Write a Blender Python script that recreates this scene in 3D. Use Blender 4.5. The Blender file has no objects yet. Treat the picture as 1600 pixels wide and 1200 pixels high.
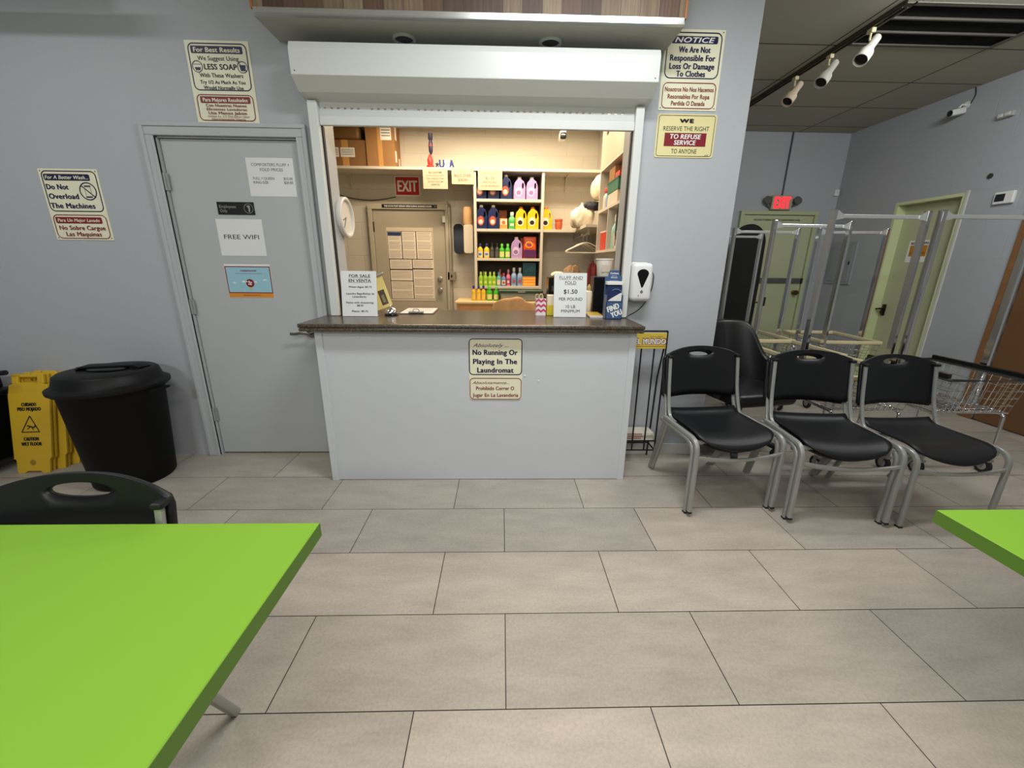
import bpy, bmesh, math, random
from mathutils import Vector, Matrix
random.seed(7)
PI = math.pi
S = bpy.context.scene
COL = S.collection

# ------------------------------------------------------------------ materials
def lin(c):
    out = []
    for v in c[:3]:
        v = v / 255.0
        out.append(v / 12.92 if v <= 0.04045 else ((v + 0.055) / 1.055) ** 2.4)
    return (*out, 1.0)

MATS = {}
def mat(name, rgb, rough=0.5, metal=0.0, bump=0.0, bscale=200.0, vary=0.0, vscale=6.0, emit=0.0, spec=None, coat=0.0):
    if name in MATS:
        return MATS[name]
    m = bpy.data.materials.new(name); m.use_nodes = True
    nt = m.node_tree; b = nt.nodes['Principled BSDF']
    b.inputs['Base Color'].default_value = lin(rgb)
    b.inputs['Roughness'].default_value = rough
    b.inputs['Metallic'].default_value = metal
    if spec is not None: b.inputs['Specular IOR Level'].default_value = spec
    if coat: b.inputs['Coat Weight'].default_value = coat; b.inputs['Coat Roughness'].default_value = 0.15
    tc = nt.nodes.new('ShaderNodeTexCoord')
    if vary > 0:
        n = nt.nodes.new('ShaderNodeTexNoise'); n.inputs['Scale'].default_value = vscale; n.inputs['Detail'].default_value = 4
        nt.links.new(tc.outputs['Object'], n.inputs['Vector'])
        mx = nt.nodes.new('ShaderNodeMix'); mx.data_type = 'RGBA'
        c = lin(rgb)
        mx.inputs[6].default_value = (c[0] * (1 - vary), c[1] * (1 - vary), c[2] * (1 - vary), 1)
        mx.inputs[7].default_value = (min(1, c[0] * (1 + vary)), min(1, c[1] * (1 + vary)), min(1, c[2] * (1 + vary)), 1)
        nt.links.new(n.outputs['Fac'], mx.inputs[0]); nt.links.new(mx.outputs[2], b.inputs['Base Color'])
    if bump > 0:
        n2 = nt.nodes.new('ShaderNodeTexNoise'); n2.inputs['Scale'].default_value = bscale; n2.inputs['Detail'].default_value = 3
        nt.links.new(tc.outputs['Object'], n2.inputs['Vector'])
        bp = nt.nodes.new('ShaderNodeBump'); bp.inputs['Strength'].default_value = bump; bp.inputs['Distance'].default_value = 0.002
        nt.links.new(n2.outputs['Fac'], bp.inputs['Height']); nt.links.new(bp.outputs['Normal'], b.inputs['Normal'])
    if emit > 0:
        b.inputs['Emission Color'].default_value = lin(rgb); b.inputs['Emission Strength'].default_value = emit
    MATS[name] = m
    return m

def N(nt, t, **kw):
    n = nt.nodes.new(t)
    for k, v in kw.items(): setattr(n, k, v)
    return n

def floor_material():
    m = bpy.data.materials.new('stone_floor_tile'); m.use_nodes = True
    nt = m.node_tree; L = nt.links.new; b = nt.nodes['Principled BSDF']
    tc = N(nt, 'ShaderNodeTexCoord'); mp = N(nt, 'ShaderNodeMapping'); mp.inputs['Location'].default_value = (-0.4746, -0.2090, 0)
    L(tc.outputs['Object'], mp.inputs['Vector'])
    br = N(nt, 'ShaderNodeTexBrick'); br.offset = 0.6144; br.offset_frequency = 2; br.squash = 1.0
    br.inputs['Scale'].default_value = 1.0; br.inputs['Brick Width'].default_value = 0.7455; br.inputs['Row Height'].default_value = 0.36495
    br.inputs['Mortar Size'].default_value = 0.0017; br.inputs['Mortar Smooth'].default_value = 0.0; br.inputs['Bias'].default_value = 0
    br.inputs['Color1'].default_value = lin((184, 173, 160)); br.inputs['Color2'].default_value = lin((168, 160, 149))
    br.inputs['Mortar'].default_value = lin((40, 36, 34))
    L(mp.outputs['Vector'], br.inputs['Vector'])
    # streaky stone figure
    mp2 = N(nt, 'ShaderNodeMapping'); mp2.inputs['Scale'].default_value = (2.2, 7.0, 1); mp2.inputs['Rotation'].default_value = (0, 0, 0.25)
    L(tc.outputs['Object'], mp2.inputs['Vector'])
    n1 = N(nt, 'ShaderNodeTexNoise'); n1.inputs['Scale'].default_value = 1.6; n1.inputs['Detail'].default_value = 8; n1.inputs['Roughness'].default_value = 0.62
    L(mp2.outputs['Vector'], n1.inputs['Vector'])
    n2 = N(nt, 'ShaderNodeTexNoise'); n2.inputs['Scale'].default_value = 95; n2.inputs['Detail'].default_value = 5; n2.inputs['Roughness'].default_value = .7
    L(tc.outputs['Object'], n2.inputs['Vector'])
    r1 = N(nt, 'ShaderNodeMapRange'); r1.inputs['From Min'].default_value = .3; r1.inputs['From Max'].default_value = .7; r1.inputs['To Min'].default_value = .86; r1.inputs['To Max'].default_value = 1.1
    L(n1.outputs['Fac'], r1.inputs['Value'])
    r2 = N(nt, 'ShaderNodeMapRange'); r2.inputs['From Min'].default_value = .32; r2.inputs['From Max'].default_value = .6; r2.inputs['To Min'].default_value = .86; r2.inputs['To Max'].default_value = 1.03
    L(n2.outputs['Fac'], r2.inputs['Value'])
    mu = N(nt, 'ShaderNodeMath', operation='MULTIPLY'); L(r1.outputs['Result'], mu.inputs[0]); L(r2.outputs['Result'], mu.inputs[1])
    vm = N(nt, 'ShaderNodeVectorMath', operation='SCALE'); L(br.outputs['Color'], vm.inputs[0]); L(mu.outputs[0], vm.inputs['Scale'])
    L(vm.outputs['Vector'], b.inputs['Base Color'])
    b.inputs['Roughness'].default_value = 0.42; b.inputs['Specular IOR Level'].default_value = 0.35
    bp = N(nt, 'ShaderNodeBump'); bp.inputs['Strength'].default_value = .5; bp.inputs['Distance'].default_value = .002; bp.invert = True
    L(br.outputs['Fac'], bp.inputs['Height']); 
    bp2 = N(nt, 'ShaderNodeBump'); bp2.inputs['Strength'].default_value = .12; bp2.inputs['Distance'].default_value = .002
    L(n2.outputs['Fac'], bp2.inputs['Height']); L(bp.outputs['Normal'], bp2.inputs['Normal']); L(bp2.outputs['Normal'], b.inputs['Normal'])
    return m

def block_material(name, rgb, axis='Y', w=0.406, h=0.203, deep=.5):
    """painted concrete block; axis = wall normal axis"""
    m = bpy.data.materials.new(name); m.use_nodes = True
    nt = m.node_tree; L = nt.links.new; b = nt.nodes['Principled BSDF']
    tc = N(nt, 'ShaderNodeTexCoord'); sx = N(nt, 'ShaderNodeSeparateXYZ'); cx = N(nt, 'ShaderNodeCombineXYZ')
    L(tc.outputs['Object'], sx.inputs[0]); L(sx.outputs['X' if axis == 'Y' else 'Y'], cx.inputs[0]); L(sx.outputs['Z'], cx.inputs[1])
    br = N(nt, 'ShaderNodeTexBrick'); br.offset = .5
    br.inputs['Scale'].default_value = 1; br.inputs['Brick Width'].default_value = w; br.inputs['Row Height'].default_value = h
    br.inputs['Mortar Size'].default_value = .006; br.inputs['Mortar Smooth'].default_value = .6
    L(cx.outputs[0], br.inputs['Vector'])
    n = N(nt, 'ShaderNodeTexNoise'); n.inputs['Scale'].default_value = 60; n.inputs['Detail'].default_value = 5
    L(tc.outputs['Object'], n.inputs['Vector'])
    b.inputs['Base Color'].default_value = lin(rgb); b.inputs['Roughness'].default_value = .55
    bp = N(nt, 'ShaderNodeBump'); bp.invert = True; bp.inputs['Strength'].default_value = deep; bp.inputs['Distance'].default_value = .004
    L(br.outputs['Fac'], bp.inputs['Height'])
    bp2 = N(nt, 'ShaderNodeBump'); bp2.inputs['Strength'].default_value = .25; bp2.inputs['Distance'].default_value = .003
    L(n.outputs['Fac'], bp2.inputs['Height']); L(bp.outputs['Normal'], bp2.inputs['Normal']); L(bp2.outputs['Normal'], b.inputs['Normal'])
    return m

def ceiling_material():
    m = bpy.data.materials.new('acoustic_ceiling_tile'); m.use_nodes = True
    nt = m.node_tree; L = nt.links.new; b = nt.nodes['Principled BSDF']
    tc = N(nt, 'ShaderNodeTexCoord'); mp = N(nt, 'ShaderNodeMapping'); mp.inputs['Location'].default_value = (-0.03, -0.574 + 0.61, 0)
    L(tc.outputs['Object'], mp.inputs['Vector'])
    br = N(nt, 'ShaderNodeTexBrick'); br.offset = 0
    br.inputs['Scale'].default_value = 1; br.inputs['Brick Width'].default_value = 1.2225; br.inputs['Row Height'].default_value = .61
    br.inputs['Mortar Size'].default_value = .007; br.inputs['Mortar Smooth'].default_value = .1
    br.inputs['Color1'].default_value = lin((176, 172, 158)); br.inputs['Color2'].default_value = lin((166, 163, 148)); br.inputs['Mortar'].default_value = lin((70, 68, 60))
    L(mp.outputs['Vector'], br.inputs['Vector']); L(br.outputs['Color'], b.inputs['Base Color'])
    n = N(nt, 'ShaderNodeTexNoise'); n.inputs['Scale'].default_value = 140; L(tc.outputs['Object'], n.inputs['Vector'])
    bp = N(nt, 'ShaderNodeBump'); bp.inputs['Strength'].default_value = .5; bp.inputs['Distance'].default_value = .003
    L(n.outputs['Fac'], bp.inputs['Height']); L(bp.outputs['Normal'], b.inputs['Normal'])
    b.inputs['Roughness'].default_value = .9
    return m

def plank_material():
    m = bpy.data.materials.new('reclaimed_wood_planks'); m.use_nodes = True
    nt = m.node_tree; L = nt.links.new; b = nt.nodes['Principled BSDF']
    tc = N(nt, 'ShaderNodeTexCoord'); sx = N(nt, 'ShaderNodeSeparateXYZ'); L(tc.outputs['Object'], sx.inputs[0])
    dv = N(nt, 'ShaderNodeMath', operation='DIVIDE'); dv.inputs[1].default_value = .098; L(sx.outputs['X'], dv.inputs[0])
    fl = N(nt, 'ShaderNodeMath', operation='FLOOR'); L(dv.outputs[0], fl.inputs[0])
    wn = N(nt, 'ShaderNodeTexWhiteNoise', noise_dimensions='1D'); L(fl.outputs[0], wn.inputs['W'])
    cr = N(nt, 'ShaderNodeValToRGB'); e = cr.color_ramp.elements
    e[0].color = lin((78, 58, 44)); e[0].position = 0
    e[1].color = lin((120, 100, 76)); e[1].position = .4
    for p, c in ((.2, (100, 78, 56)), (.6, (96, 68, 54)), (.8, (132, 114, 90)), (1.0, (90, 70, 52))):
        k = e.new(p); k.color = lin(c)
    cr.color_ramp.interpolation = 'CONSTANT'
    L(wn.outputs['Value'], cr.inputs['Fac'])
    mp = N(nt, 'ShaderNodeMapping'); mp.inputs['Scale'].default_value = (90, 90, 5); L(tc.outputs['Object'], mp.inputs['Vector'])
    n = N(nt, 'ShaderNodeTexNoise'); n.inputs['Scale'].default_value = 1; n.inputs['Detail'].default_value = 6; L(mp.outputs['Vector'], n.inputs['Vector'])
    r = N(nt, 'ShaderNodeMapRange'); r.inputs['From Min'].default_value = .3; r.inputs['From Max'].default_value = .7; r.inputs['To Min'].default_value = .65; r.inputs['To Max'].default_value = 1.2
    L(n.outputs['Fac'], r.inputs['Value'])
    fr = N(nt, 'ShaderNodeMath', operation='FRACT'); L(dv.outputs[0], fr.inputs[0])
    gt = N(nt, 'ShaderNodeMath', operation='GREATER_THAN'); gt.inputs[1].default_value = .03; L(fr.outputs[0], gt.inputs[0])
    g2 = N(nt, 'ShaderNodeMapRange'); g2.inputs['To Min'].default_value = .35; L(gt.outputs[0], g2.inputs['Value'])
    mu = N(nt, 'ShaderNodeMath', operation='MULTIPLY'); L(r.outputs[0], mu.inputs[0]); L(g2.outputs[0], mu.inputs[1])
    vm = N(nt, 'ShaderNodeVectorMath', operation='SCALE'); L(cr.outputs['Color'], vm.inputs[0]); L(mu.outputs[0], vm.inputs['Scale'])
    L(vm.outputs[0], b.inputs['Base Color']); b.inputs['Roughness'].default_value = .55
    return m

def speckle_material():
    m = bpy.data.materials.new('dark_laminate'); m.use_nodes = True
    nt = m.node_tree; L = nt.links.new; b = nt.nodes['Principled BSDF']
    tc = N(nt, 'ShaderNodeTexCoord'); n = N(nt, 'ShaderNodeTexNoise'); n.inputs['Scale'].default_value = 130; n.inputs['Detail'].default_value = 6; n.inputs['Roughness'].default_value = .8
    L(tc.outputs['Object'], n.inputs['Vector'])
    cr = N(nt, 'ShaderNodeValToRGB'); e = cr.color_ramp.elements
    e[0].position = .4; e[0].color = lin((40, 34, 29)); e[1].position = .62; e[1].color = lin((104, 92, 78))
    L(n.outputs['Fac'], cr.inputs['Fac']); L(cr.outputs['Color'], b.inputs['Base Color'])
    b.inputs['Roughness'].default_value = .26
    return m

def towel_material(name, rgb):
    return mat(name, rgb, .95, bump=.9, bscale=120, vary=.12, vscale=25)

# ------------------------------------------------------------------ mesh builder
class MB:
    def __init__(s):
        s.bm = bmesh.new()
    def _merge(s, t):
        me = bpy.data.meshes.new('tmp'); t.to_mesh(me); t.free(); s.bm.from_mesh(me); bpy.data.meshes.remove(me)
    def box(s, x0, y0, z0, x1, y1, z1, bev=0.0, seg=2, M=None):
        t = bmesh.new()
        bmesh.ops.create_cube(t, size=1.0)
        bmesh.ops.scale(t, vec=(abs(x1 - x0), abs(y1 - y0), abs(z1 - z0)), verts=t.verts)
        if bev > 0:
            bmesh.ops.bevel(t, geom=t.edges[:], offset=bev, segments=seg, affect='EDGES', profile=.5)
        bmesh.ops.translate(t, vec=((x0 + x1) / 2, (y0 + y1) / 2, (z0 + z1) / 2), verts=t.verts)
        if M is not None: bmesh.ops.transform(t, matrix=M, verts=t.verts)
        s._merge(t); return s
    def tube(s, pts, r, seg=8, rect=None, ref=(1, 0, 0), caps=True, closed=False):
        """sweep a circle of radius r, or a rounded rectangle rect=(w along ref, d across)"""
        P = [Vector(p) for p in pts]
        if rect:
            w, d = rect[0] / 2, rect[1] / 2; c = min(w, d) * .45
            sec = []
            for sx, sy, a0 in ((1, 1, 0), (-1, 1, 90), (-1, -1, 180), (1, -1, 270)):
                for a in (0, 45, 90):
                    an = math.radians(a0 + a)
                    sec.append((sx * (w - c) + c * math.cos(an), sy * (d - c) + c * math.sin(an)))
        else:
            sec = [(r * math.cos(2 * PI * i / seg), r * math.sin(2 * PI * i / seg)) for i in range(seg)]
        n = len(P); rings = []
        prev = None
        for i in range(n):
            if closed:
                T = (P[(i + 1) % n] - P[i - 1])
            else:
                T = P[min(i + 1, n - 1)] - P[max(i - 1, 0)]
            if T.length < 1e-9: T = Vector((0, 0, 1))
            T.normalize()
            if rect or prev is None:
                R0 = Vector(ref) if prev is None or rect else prev
                a = R0 - T * R0.dot(T)
                if a.length < 1e-3:
                    a = Vector((0, 1, 0)) - T * T.y
                    if a.length < 1e-3: a = Vector((0, 0, 1)) - T * T.z
            else:
                a = prev - T * prev.dot(T)
            a.normalize(); b = T.cross(a); prev = a
            # mitre scale
            k = 1.0
            if 0 < i < n - 1 or closed:
                t1 = (P[i] - P[i - 1]).normalized(); t2 = (P[(i + 1) % n] - P[i]).normalized()
                ch = math.sqrt(max(.05, (1 + t1.dot(t2)) / 2)); k = 1 / ch
            rings.append([s.bm.verts.new(P[i] + a * u + b * v * (k if rect else 1)) for u, v in sec])
        m = len(sec)
        for i in range(n if closed else n - 1):
            A, B = rings[i], rings[(i + 1) % n]
            for j in range(m):
                s.bm.faces.new((A[j], A[(j + 1) % m], B[(j + 1) % m], B[j]))
        if caps and not closed:
            s.bm.faces.new(rings[0][::-1]); s.bm.faces.new(rings[-1])
        return s
    def lathe(s, prof, c=(0, 0, 0), seg=24, sx=1, sy=1, M=None):
        t = bmesh.new(); rings = []
        for r, z in prof:
            if r < 1e-5: rings.append([t.verts.new((c[0], c[1], c[2] + z))])
            else: rings.append([t.verts.new((c[0] + sx * r * math.cos(2 * PI * i / seg), c[1] + sy * r * math.sin(2 * PI * i / seg), c[2] + z)) for i in range(seg)])
        for A, B in zip(rings, rings[1:]):
            for j in range(seg):
                k = (j + 1) % seg
                if len(A) == 1 and len(B) == 1: continue
                if len(A) == 1: t.faces.new((A[0], B[k], B[j]))
                elif len(B) == 1: t.faces.new((A[j], A[k], B[0]))
                else: t.faces.new((A[j], A[k], B[k], B[j]))
        if len(rings[0]) > 1: t.faces.new(rings[0][::-1])
        if len(rings[-1]) > 1: t.faces.new(rings[-1])
        bmesh.ops.recalc_face_normals(t, faces=t.faces)
        if M is not None: bmesh.ops.transform(t, matrix=M, verts=t.verts)
        s._merge(t); return s
    def cyl(s, p0, p1, r, seg=16):
        return s.tube([p0, p1], r, seg)
    def plate(s, outer, y0, y1, holes=(), M=None):
        """polygon in XZ (list of (x,z)) extruded along Y; holes allowed"""
        t = bmesh.new(); E = []
        for loop in (outer, *holes):
            vs = [t.verts.new((x, y0, z)) for x, z in loop]
            for a, b in zip(vs, vs[1:] + vs[:1]): E.append(t.edges.new((a, b)))
        r = bmesh.ops.triangle_fill(t, use_beauty=True, use_dissolve=False, edges=E)
        fs = [f for f in r['geom'] if isinstance(f, bmesh.types.BMFace)]
        if abs(y1 - y0) > 1e-7:
            ex = bmesh.ops.extrude_face_region(t, geom=fs)
            vs = [g for g in ex['geom'] if isinstance(g, bmesh.types.BMVert)]
            bmesh.ops.translate(t, vec=(0, y1 - y0, 0), verts=vs)
        bmesh.ops.recalc_face_normals(t, faces=t.faces)
        if M is not None: bmesh.ops.transform(t, matrix=M, verts=t.verts)
        s._merge(t); return s
    def grid(s, fn, nu, nv, wrap=False):
        V = [[s.bm.verts.new(fn(i / nu, j / nv)) for j in range(nv + 1)] for i in range(nu + (0 if wrap else 1))]
        n = len(V)
        for i in range(nu):
            for j in range(nv):
                s.bm.faces.new((V[i][j], V[(i + 1) % n][j], V[(i + 1) % n][j + 1], V[i][j + 1]))
        return s
    def build(s, name, m, parent=None, smooth=None, bevel=0.0, solid=0.0, sub=0, recalc=True):
        if recalc: bmesh.ops.recalc_face_normals(s.bm, faces=s.bm.faces)
        me = bpy.data.meshes.new(name); s.bm.to_mesh(me); s.bm.free()
        if smooth:
            me.shade_smooth() if hasattr(me, 'shade_smooth') else None
            if smooth is not True:
                try: me.set_sharp_from_angle(angle=math.radians(smooth))
                except Exception: pass
        me.materials.append(m)
        o = bpy.data.objects.new(name, me); COL.objects.link(o)
        if parent is not None: o.parent = parent
        if solid:
            k = o.modifiers.new('thickness', 'SOLIDIFY'); k.thickness = solid; k.offset = 0
        if bevel:
            k = o.modifiers.new('round', 'BEVEL'); k.width = bevel; k.segments = 3; k.limit_method = 'ANGLE'; k.angle_limit = math.radians(40)
        if sub:
            k = o.modifiers.new('smooth', 'SUBSURF'); k.levels = sub; k.render_levels = sub
        return o

def tag(o, label, cat, group=None):
    o['label'] = label; o['category'] = cat
    if group: o['group'] = group
    return o
def thing(name, label, cat, loc=(0, 0, 0), rz=0.0, group=None, rot=None):
    o = bpy.data.objects.new(name, None); COL.objects.link(o); o.empty_display_size = .1
    o.location = loc; o.rotation_euler = rot if rot else (0, 0, rz)
    return tag(o, label, cat, group)
def struct(o):
    o['kind'] = 'structure'; return o
def dup(root, loc, rz=0.0, label=None, group=None):
    r = root.copy(); COL.objects.link(r); r.location = loc; r.rotation_euler = (0, 0, rz)
    if label: r['label'] = label
    if group: r['group'] = group
    for ch in list(root.children):
        c = ch.copy(); COL.objects.link(c); c.parent = r
        for g in list(ch.children):
            d = g.copy(); COL.objects.link(d); d.parent = c
    return r
def fillet(pts, rad, n=6):
    P = [Vector(p) for p in pts]; out = [P[0]]
    for a, b, c in zip(P, P[1:], P[2:]):
        d1 = (a - b); d2 = (c - b); l = min(rad, d1.length * .49, d2.length * .49)
        p, q = b + d1.normalized() * l, b + d2.normalized() * l
        for i in range(n + 1):
            t = i / n; out.append(p * (1 - t) ** 2 + b * 2 * t * (1 - t) + q * t * t)
    out.append(P[-1]); return out
def rrect(x0, z0, x1, z1, r, n=5):
    o = []
    for cx, cz, a0 in ((x1 - r, z1 - r, 0), (x0 + r, z1 - r, 90), (x0 + r, z0 + r, 180), (x1 - r, z0 + r, 270)):
        for i in range(n + 1):
            a = math.radians(a0 + 90 * i / n); o.append((cx + r * math.cos(a), cz + r * math.sin(a)))
    return o
def ell(cx, cz, rx, rz, n=28):
    return [(cx + rx * math.cos(2 * PI * i / n), cz + rz * math.sin(2 * PI * i / n)) for i in range(n)]

# ------------------------------------------------------------------ lettering
_fonts = {}
def text_bm(bm, s, cx, cz, w, h, y, bold=0.0, shear=0.0, align='C'):
    """print s on plane y, cap height h, width w (0 = natural); cx is centre or left edge"""
    cu = bpy.data.curves.new('lettering_source', 'FONT'); cu.body = s; cu.size = 1.0; cu.resolution_u = 3
    cu.shear = shear; cu.align_x = 'LEFT'; cu.fill_mode = 'FRONT'; cu.space_character = 1.0 + bold * 3.5
    o = bpy.data.objects.new('lettering_source', cu); COL.objects.link(o)
    dg = bpy.context.evaluated_depsgraph_get(); dg.update()
    me = bpy.data.meshes.new_from_object(o.evaluated_get(dg))
    bpy.data.objects.remove(o); bpy.data.curves.remove(cu)
    xs = [v.co.x for v in me.vertices]
    if not xs: bpy.data.meshes.remove(me); return
    x0, x1 = min(xs), max(xs)
    k = h / 0.69
    kx = (w / (x1 - x0)) if w else k
    t = bmesh.new(); t.from_mesh(me); bpy.data.meshes.remove(me)
    for v in t.verts:
        px = (v.co.x - x0) * kx; pz = v.co.y * k
        ox = cx - (x1 - x0) * kx / 2 if align == 'C' else cx
        v.co = (ox + px, y, cz - h / 2 + pz)
    for f in t.faces:
        f.normal_update()
        if f.normal.y > 0: f.normal_flip()
    me2 = bpy.data.meshes.new('t'); t.to_mesh(me2); t.free()
    d = bold * 2.3 * k
    strokes = ((0, 0),) if bold <= 0 else ((0, 0), (-d, 0), (d, 0), (-d / 2, d / 2), (d / 2, -d / 2))
    prev = (0, 0)
    for i, (dx, dz) in enumerate(strokes):      # heavier stroke: the outline struck again beside itself
        for v in me2.vertices: v.co.x += dx - prev[0]; v.co.z += dz - prev[1]; v.co.y -= .00004 if i else 0
        prev = (dx, dz); bm.from_mesh(me2)
    bpy.data.meshes.remove(me2)

C_ = dict(navy=(24, 20, 66), ink=(18, 18, 22), maroon=(126, 22, 34), cream=(234, 231, 202), cream2=(226, 216, 160), white=(232, 232, 228), red=(190, 30, 36),
          dim=(96, 92, 90), blue=(34, 52, 120), orange=(214, 140, 50), sky=(150, 196, 210), black=(14, 14, 15), pale=(225, 226, 224), lightblue=(40, 60, 104),
          yellow=(214, 190, 60), brown=(90, 60, 30), gold=(196, 128, 30), grey=(150, 150, 150))
def pm(c):
    return mat('print_' + c, C_[c], .45)
def face(parent, W, H, els, base_y=0.0, cx=0.0):
    """printed elements on a face of size W x H lying in XZ at y=base_y looking to -Y; page coords u right, v down from the top; z=0 is the bottom"""
    order = {}
    depth = {id(e): base_y - .0003 - .00012 * i for i, e in enumerate(els)}
    for e in els:
        order.setdefault((e[0] if e[0] in ('text', 'fill') else 'line', e[-1]), []).append(e)
    for (kind, col), lst in order.items():
        made = []
        for e in lst:
            mb = MB(); bm = mb.bm
            k = e[0]; q = depth[id(e)]
            if k == 'text':
                _, s, u, v, w, h, opt, _c = e
                text_bm(bm, s, cx - W / 2 + u, H - v, w, h, q - .0004, opt.get('bold', 0), opt.get('shear', 0), opt.get('align', 'C'))
            elif k == 'fill':
                _, u0, v0, u1, v1, r, _c = e
                mb.plate(rrect(cx - W / 2 + u0, H - v1, cx - W / 2 + u1, H - v0, max(r, .0005)), q, q - .0003)
            elif k == 'ring':
                _, u0, v0, u1, v1, r, t, _c = e
                x0, x1, z0, z1 = cx - W / 2 + u0, cx - W / 2 + u1, H - v1, H - v0
                mb.plate(rrect(x0, z0, x1, z1, r, 6), q, q - .0003, holes=(rrect(x0 + t, z0 + t, x1 - t, z1 - t, max(r - t, .0005), 6),))
            elif k == 'circ':
                _, u, v, r, t, _c = e
                mb.plate(ell(cx - W / 2 + u, H - v, r, r), q, q - .0003, holes=(ell(cx - W / 2 + u, H - v, r - t, r - t),))
            elif k == 'disc':
                _, u, v, rx, rz, _c = e
                mb.plate(ell(cx - W / 2 + u, H - v, rx, rz), q, q - .0003)
            elif k == 'poly':
                _, pts, _c = e
                mb.plate([(cx - W / 2 + u, H - v) for u, v in pts], q, q - .0003)
            elif k == 'bar':
                _, u0, v0, u1, v1, t, _c = e
                a, b = Vector((cx - W / 2 + u0, H - v0)), Vector((cx - W / 2 + u1, H - v1)); n = (b - a).normalized(); n = Vector((-n.y, n.x)) * t / 2
                mb.plate([tuple(a + n), tuple(b + n), tuple(b - n), tuple(a - n)], q, q - .0003)
            xs = [v.co.x for v in bm.verts]; zs = [v.co.z for v in bm.verts]
            made.append([[min(xs), max(xs), min(zs), max(zs)], [bm]])
        nm = {'text': 'lettering', 'fill': 'printed_panel', 'line': 'printed_border'}[kind]
        # print that lies close together is one part, print far apart another
        merged = True
        while merged:
            merged = False
            for i in range(len(made)):
                for j in range(i + 1, len(made)):
                    A, B = made[i][0], made[j][0]
                    if max(A[0], B[0]) - min(A[1], B[1]) < .02 and max(A[2], B[2]) - min(A[3], B[3]) < .02:
                        made[i] = [[min(A[0], B[0]), max(A[1], B[1]), min(A[2], B[2]), max(A[3], B[3])], made[i][1] + made[j][1]]
                        del made[j]; merged = True; break
                if merged: break
        for _, bms in made:
            mb = MB()
            for t in bms: mb._merge(t)
            mb.build(nm, pm(col), parent, recalc=False)
def T(s, u, v, w, h, col, **opt):
    return ('text', s, u, v, w, h, opt, col)
def sign(name, label, cat, x, y, z, W, H, els, base='cream', th=.003, rad=.004, group=None, rot=None, screws=False, base_mat=None):
    """flat sign whose bottom centre is at x,y,z; printed side towards -Y of its own frame"""
    r = thing(name, label, cat, (x, y, z), group=group, rot=rot)
    MB().plate(rrect(-W / 2, 0, W / 2, H, rad), 0, th).build('board', base_mat or mat('sign_' + base, C_[base], .4), r)
    if screws:
        for sx in (-1, 1):
            for zz in (.012, H - .012):
                MB().lathe([(0, .0016), (.003, .0012), (.0036, 0)], seg=10, M=Matrix.Translation((sx * (W / 2 - .012), 0, zz)) @ Matrix.Rotation(PI / 2, 4, 'X')).build('screw', mat('screw_steel', (90, 88, 84), .4, .8), r)
    face(r, W, H, els)
    return r

# ------------------------------------------------------------------ camera
cam_d = bpy.data.cameras.new('camera'); cam = bpy.data.objects.new('camera', cam_d); COL.objects.link(cam); S.camera = cam
cam_d.sensor_width = 36.0; cam_d.lens = 637.0886 / 1600 * 36; cam_d.clip_start = .02; cam_d.clip_end = 60
_p, _r, _y = 0.287497368, 0.0104001399, 0.0265840483
cp, sp, cy, sy = math.cos(_p), math.sin(_p), math.cos(_y), math.sin(_y)
fwd = Vector((sy * cp, cy * cp, -sp)); right = Vector((cy, -sy, 0)); up = right.cross(fwd)
cr, sr = math.cos(_r), math.sin(_r)
rr_, uu_ = cr * right + sr * up, -sr * right + cr * up
CH = 1.344036
cam.matrix_world = Matrix(((rr_.x, uu_.x, -fwd.x, 0), (rr_.y, uu_.y, -fwd.y, 0), (rr_.z, uu_.z, -fwd.z, CH), (0, 0, 0, 1)))

# ------------------------------------------------------------------ shared materials
M_wall = mat('grey_wall_paint', (176, 180, 184), .5, bump=.35, bscale=160)
M_trimgrey = mat('grey_trim_paint', (180, 184, 186), .42)
M_counter = mat('grey_counter_paint', (200, 204, 208), .5, bump=.15, bscale=120, vary=.03, vscale=3)
M_white = mat('white_enamel', (222, 223, 218), .38)
M_alu = mat('white_aluminium', (214, 216, 212), .35)
M_chrome = mat('chrome', (220, 220, 220), .11, 1.0)
M_rack = mat('rack_chrome', (232, 232, 230), .24, .8)
M_steel = mat('brushed_steel', (168, 168, 164), .32, .9)
M_silver = mat('silver_powder_coat', (160, 161, 156), .36, .4)
M_black = mat('black_plastic', (20, 21, 23), .42, spec=.35)
M_blackgloss = mat('black_gloss', (12, 12, 13), .22)
M_rubber = mat('black_rubber', (22, 22, 24), .7)
M_green = mat('lime_laminate', (122, 170, 40), .62)
M_greenedge = mat('lime_edge_band', (86, 124, 34), .5)
M_greendoor = mat('sage_door_paint', (182, 188, 150), .5)
M_cream = mat('cream_bumper', (206, 192, 152), .5)
M_wood = mat('stained_wood', (124, 80, 40), .5, vary=.25, vscale=12)
M_paper = mat('paper', (226, 224, 218), .6)
M_card = mat('cardboard', (150, 108, 64), .8, vary=.06, vscale=20)
M_offwall = block_material('office_block_wall', (204, 197, 184), 'Y')
M_shelf = mat('shelf_board', (206, 198, 184), .5)

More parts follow.
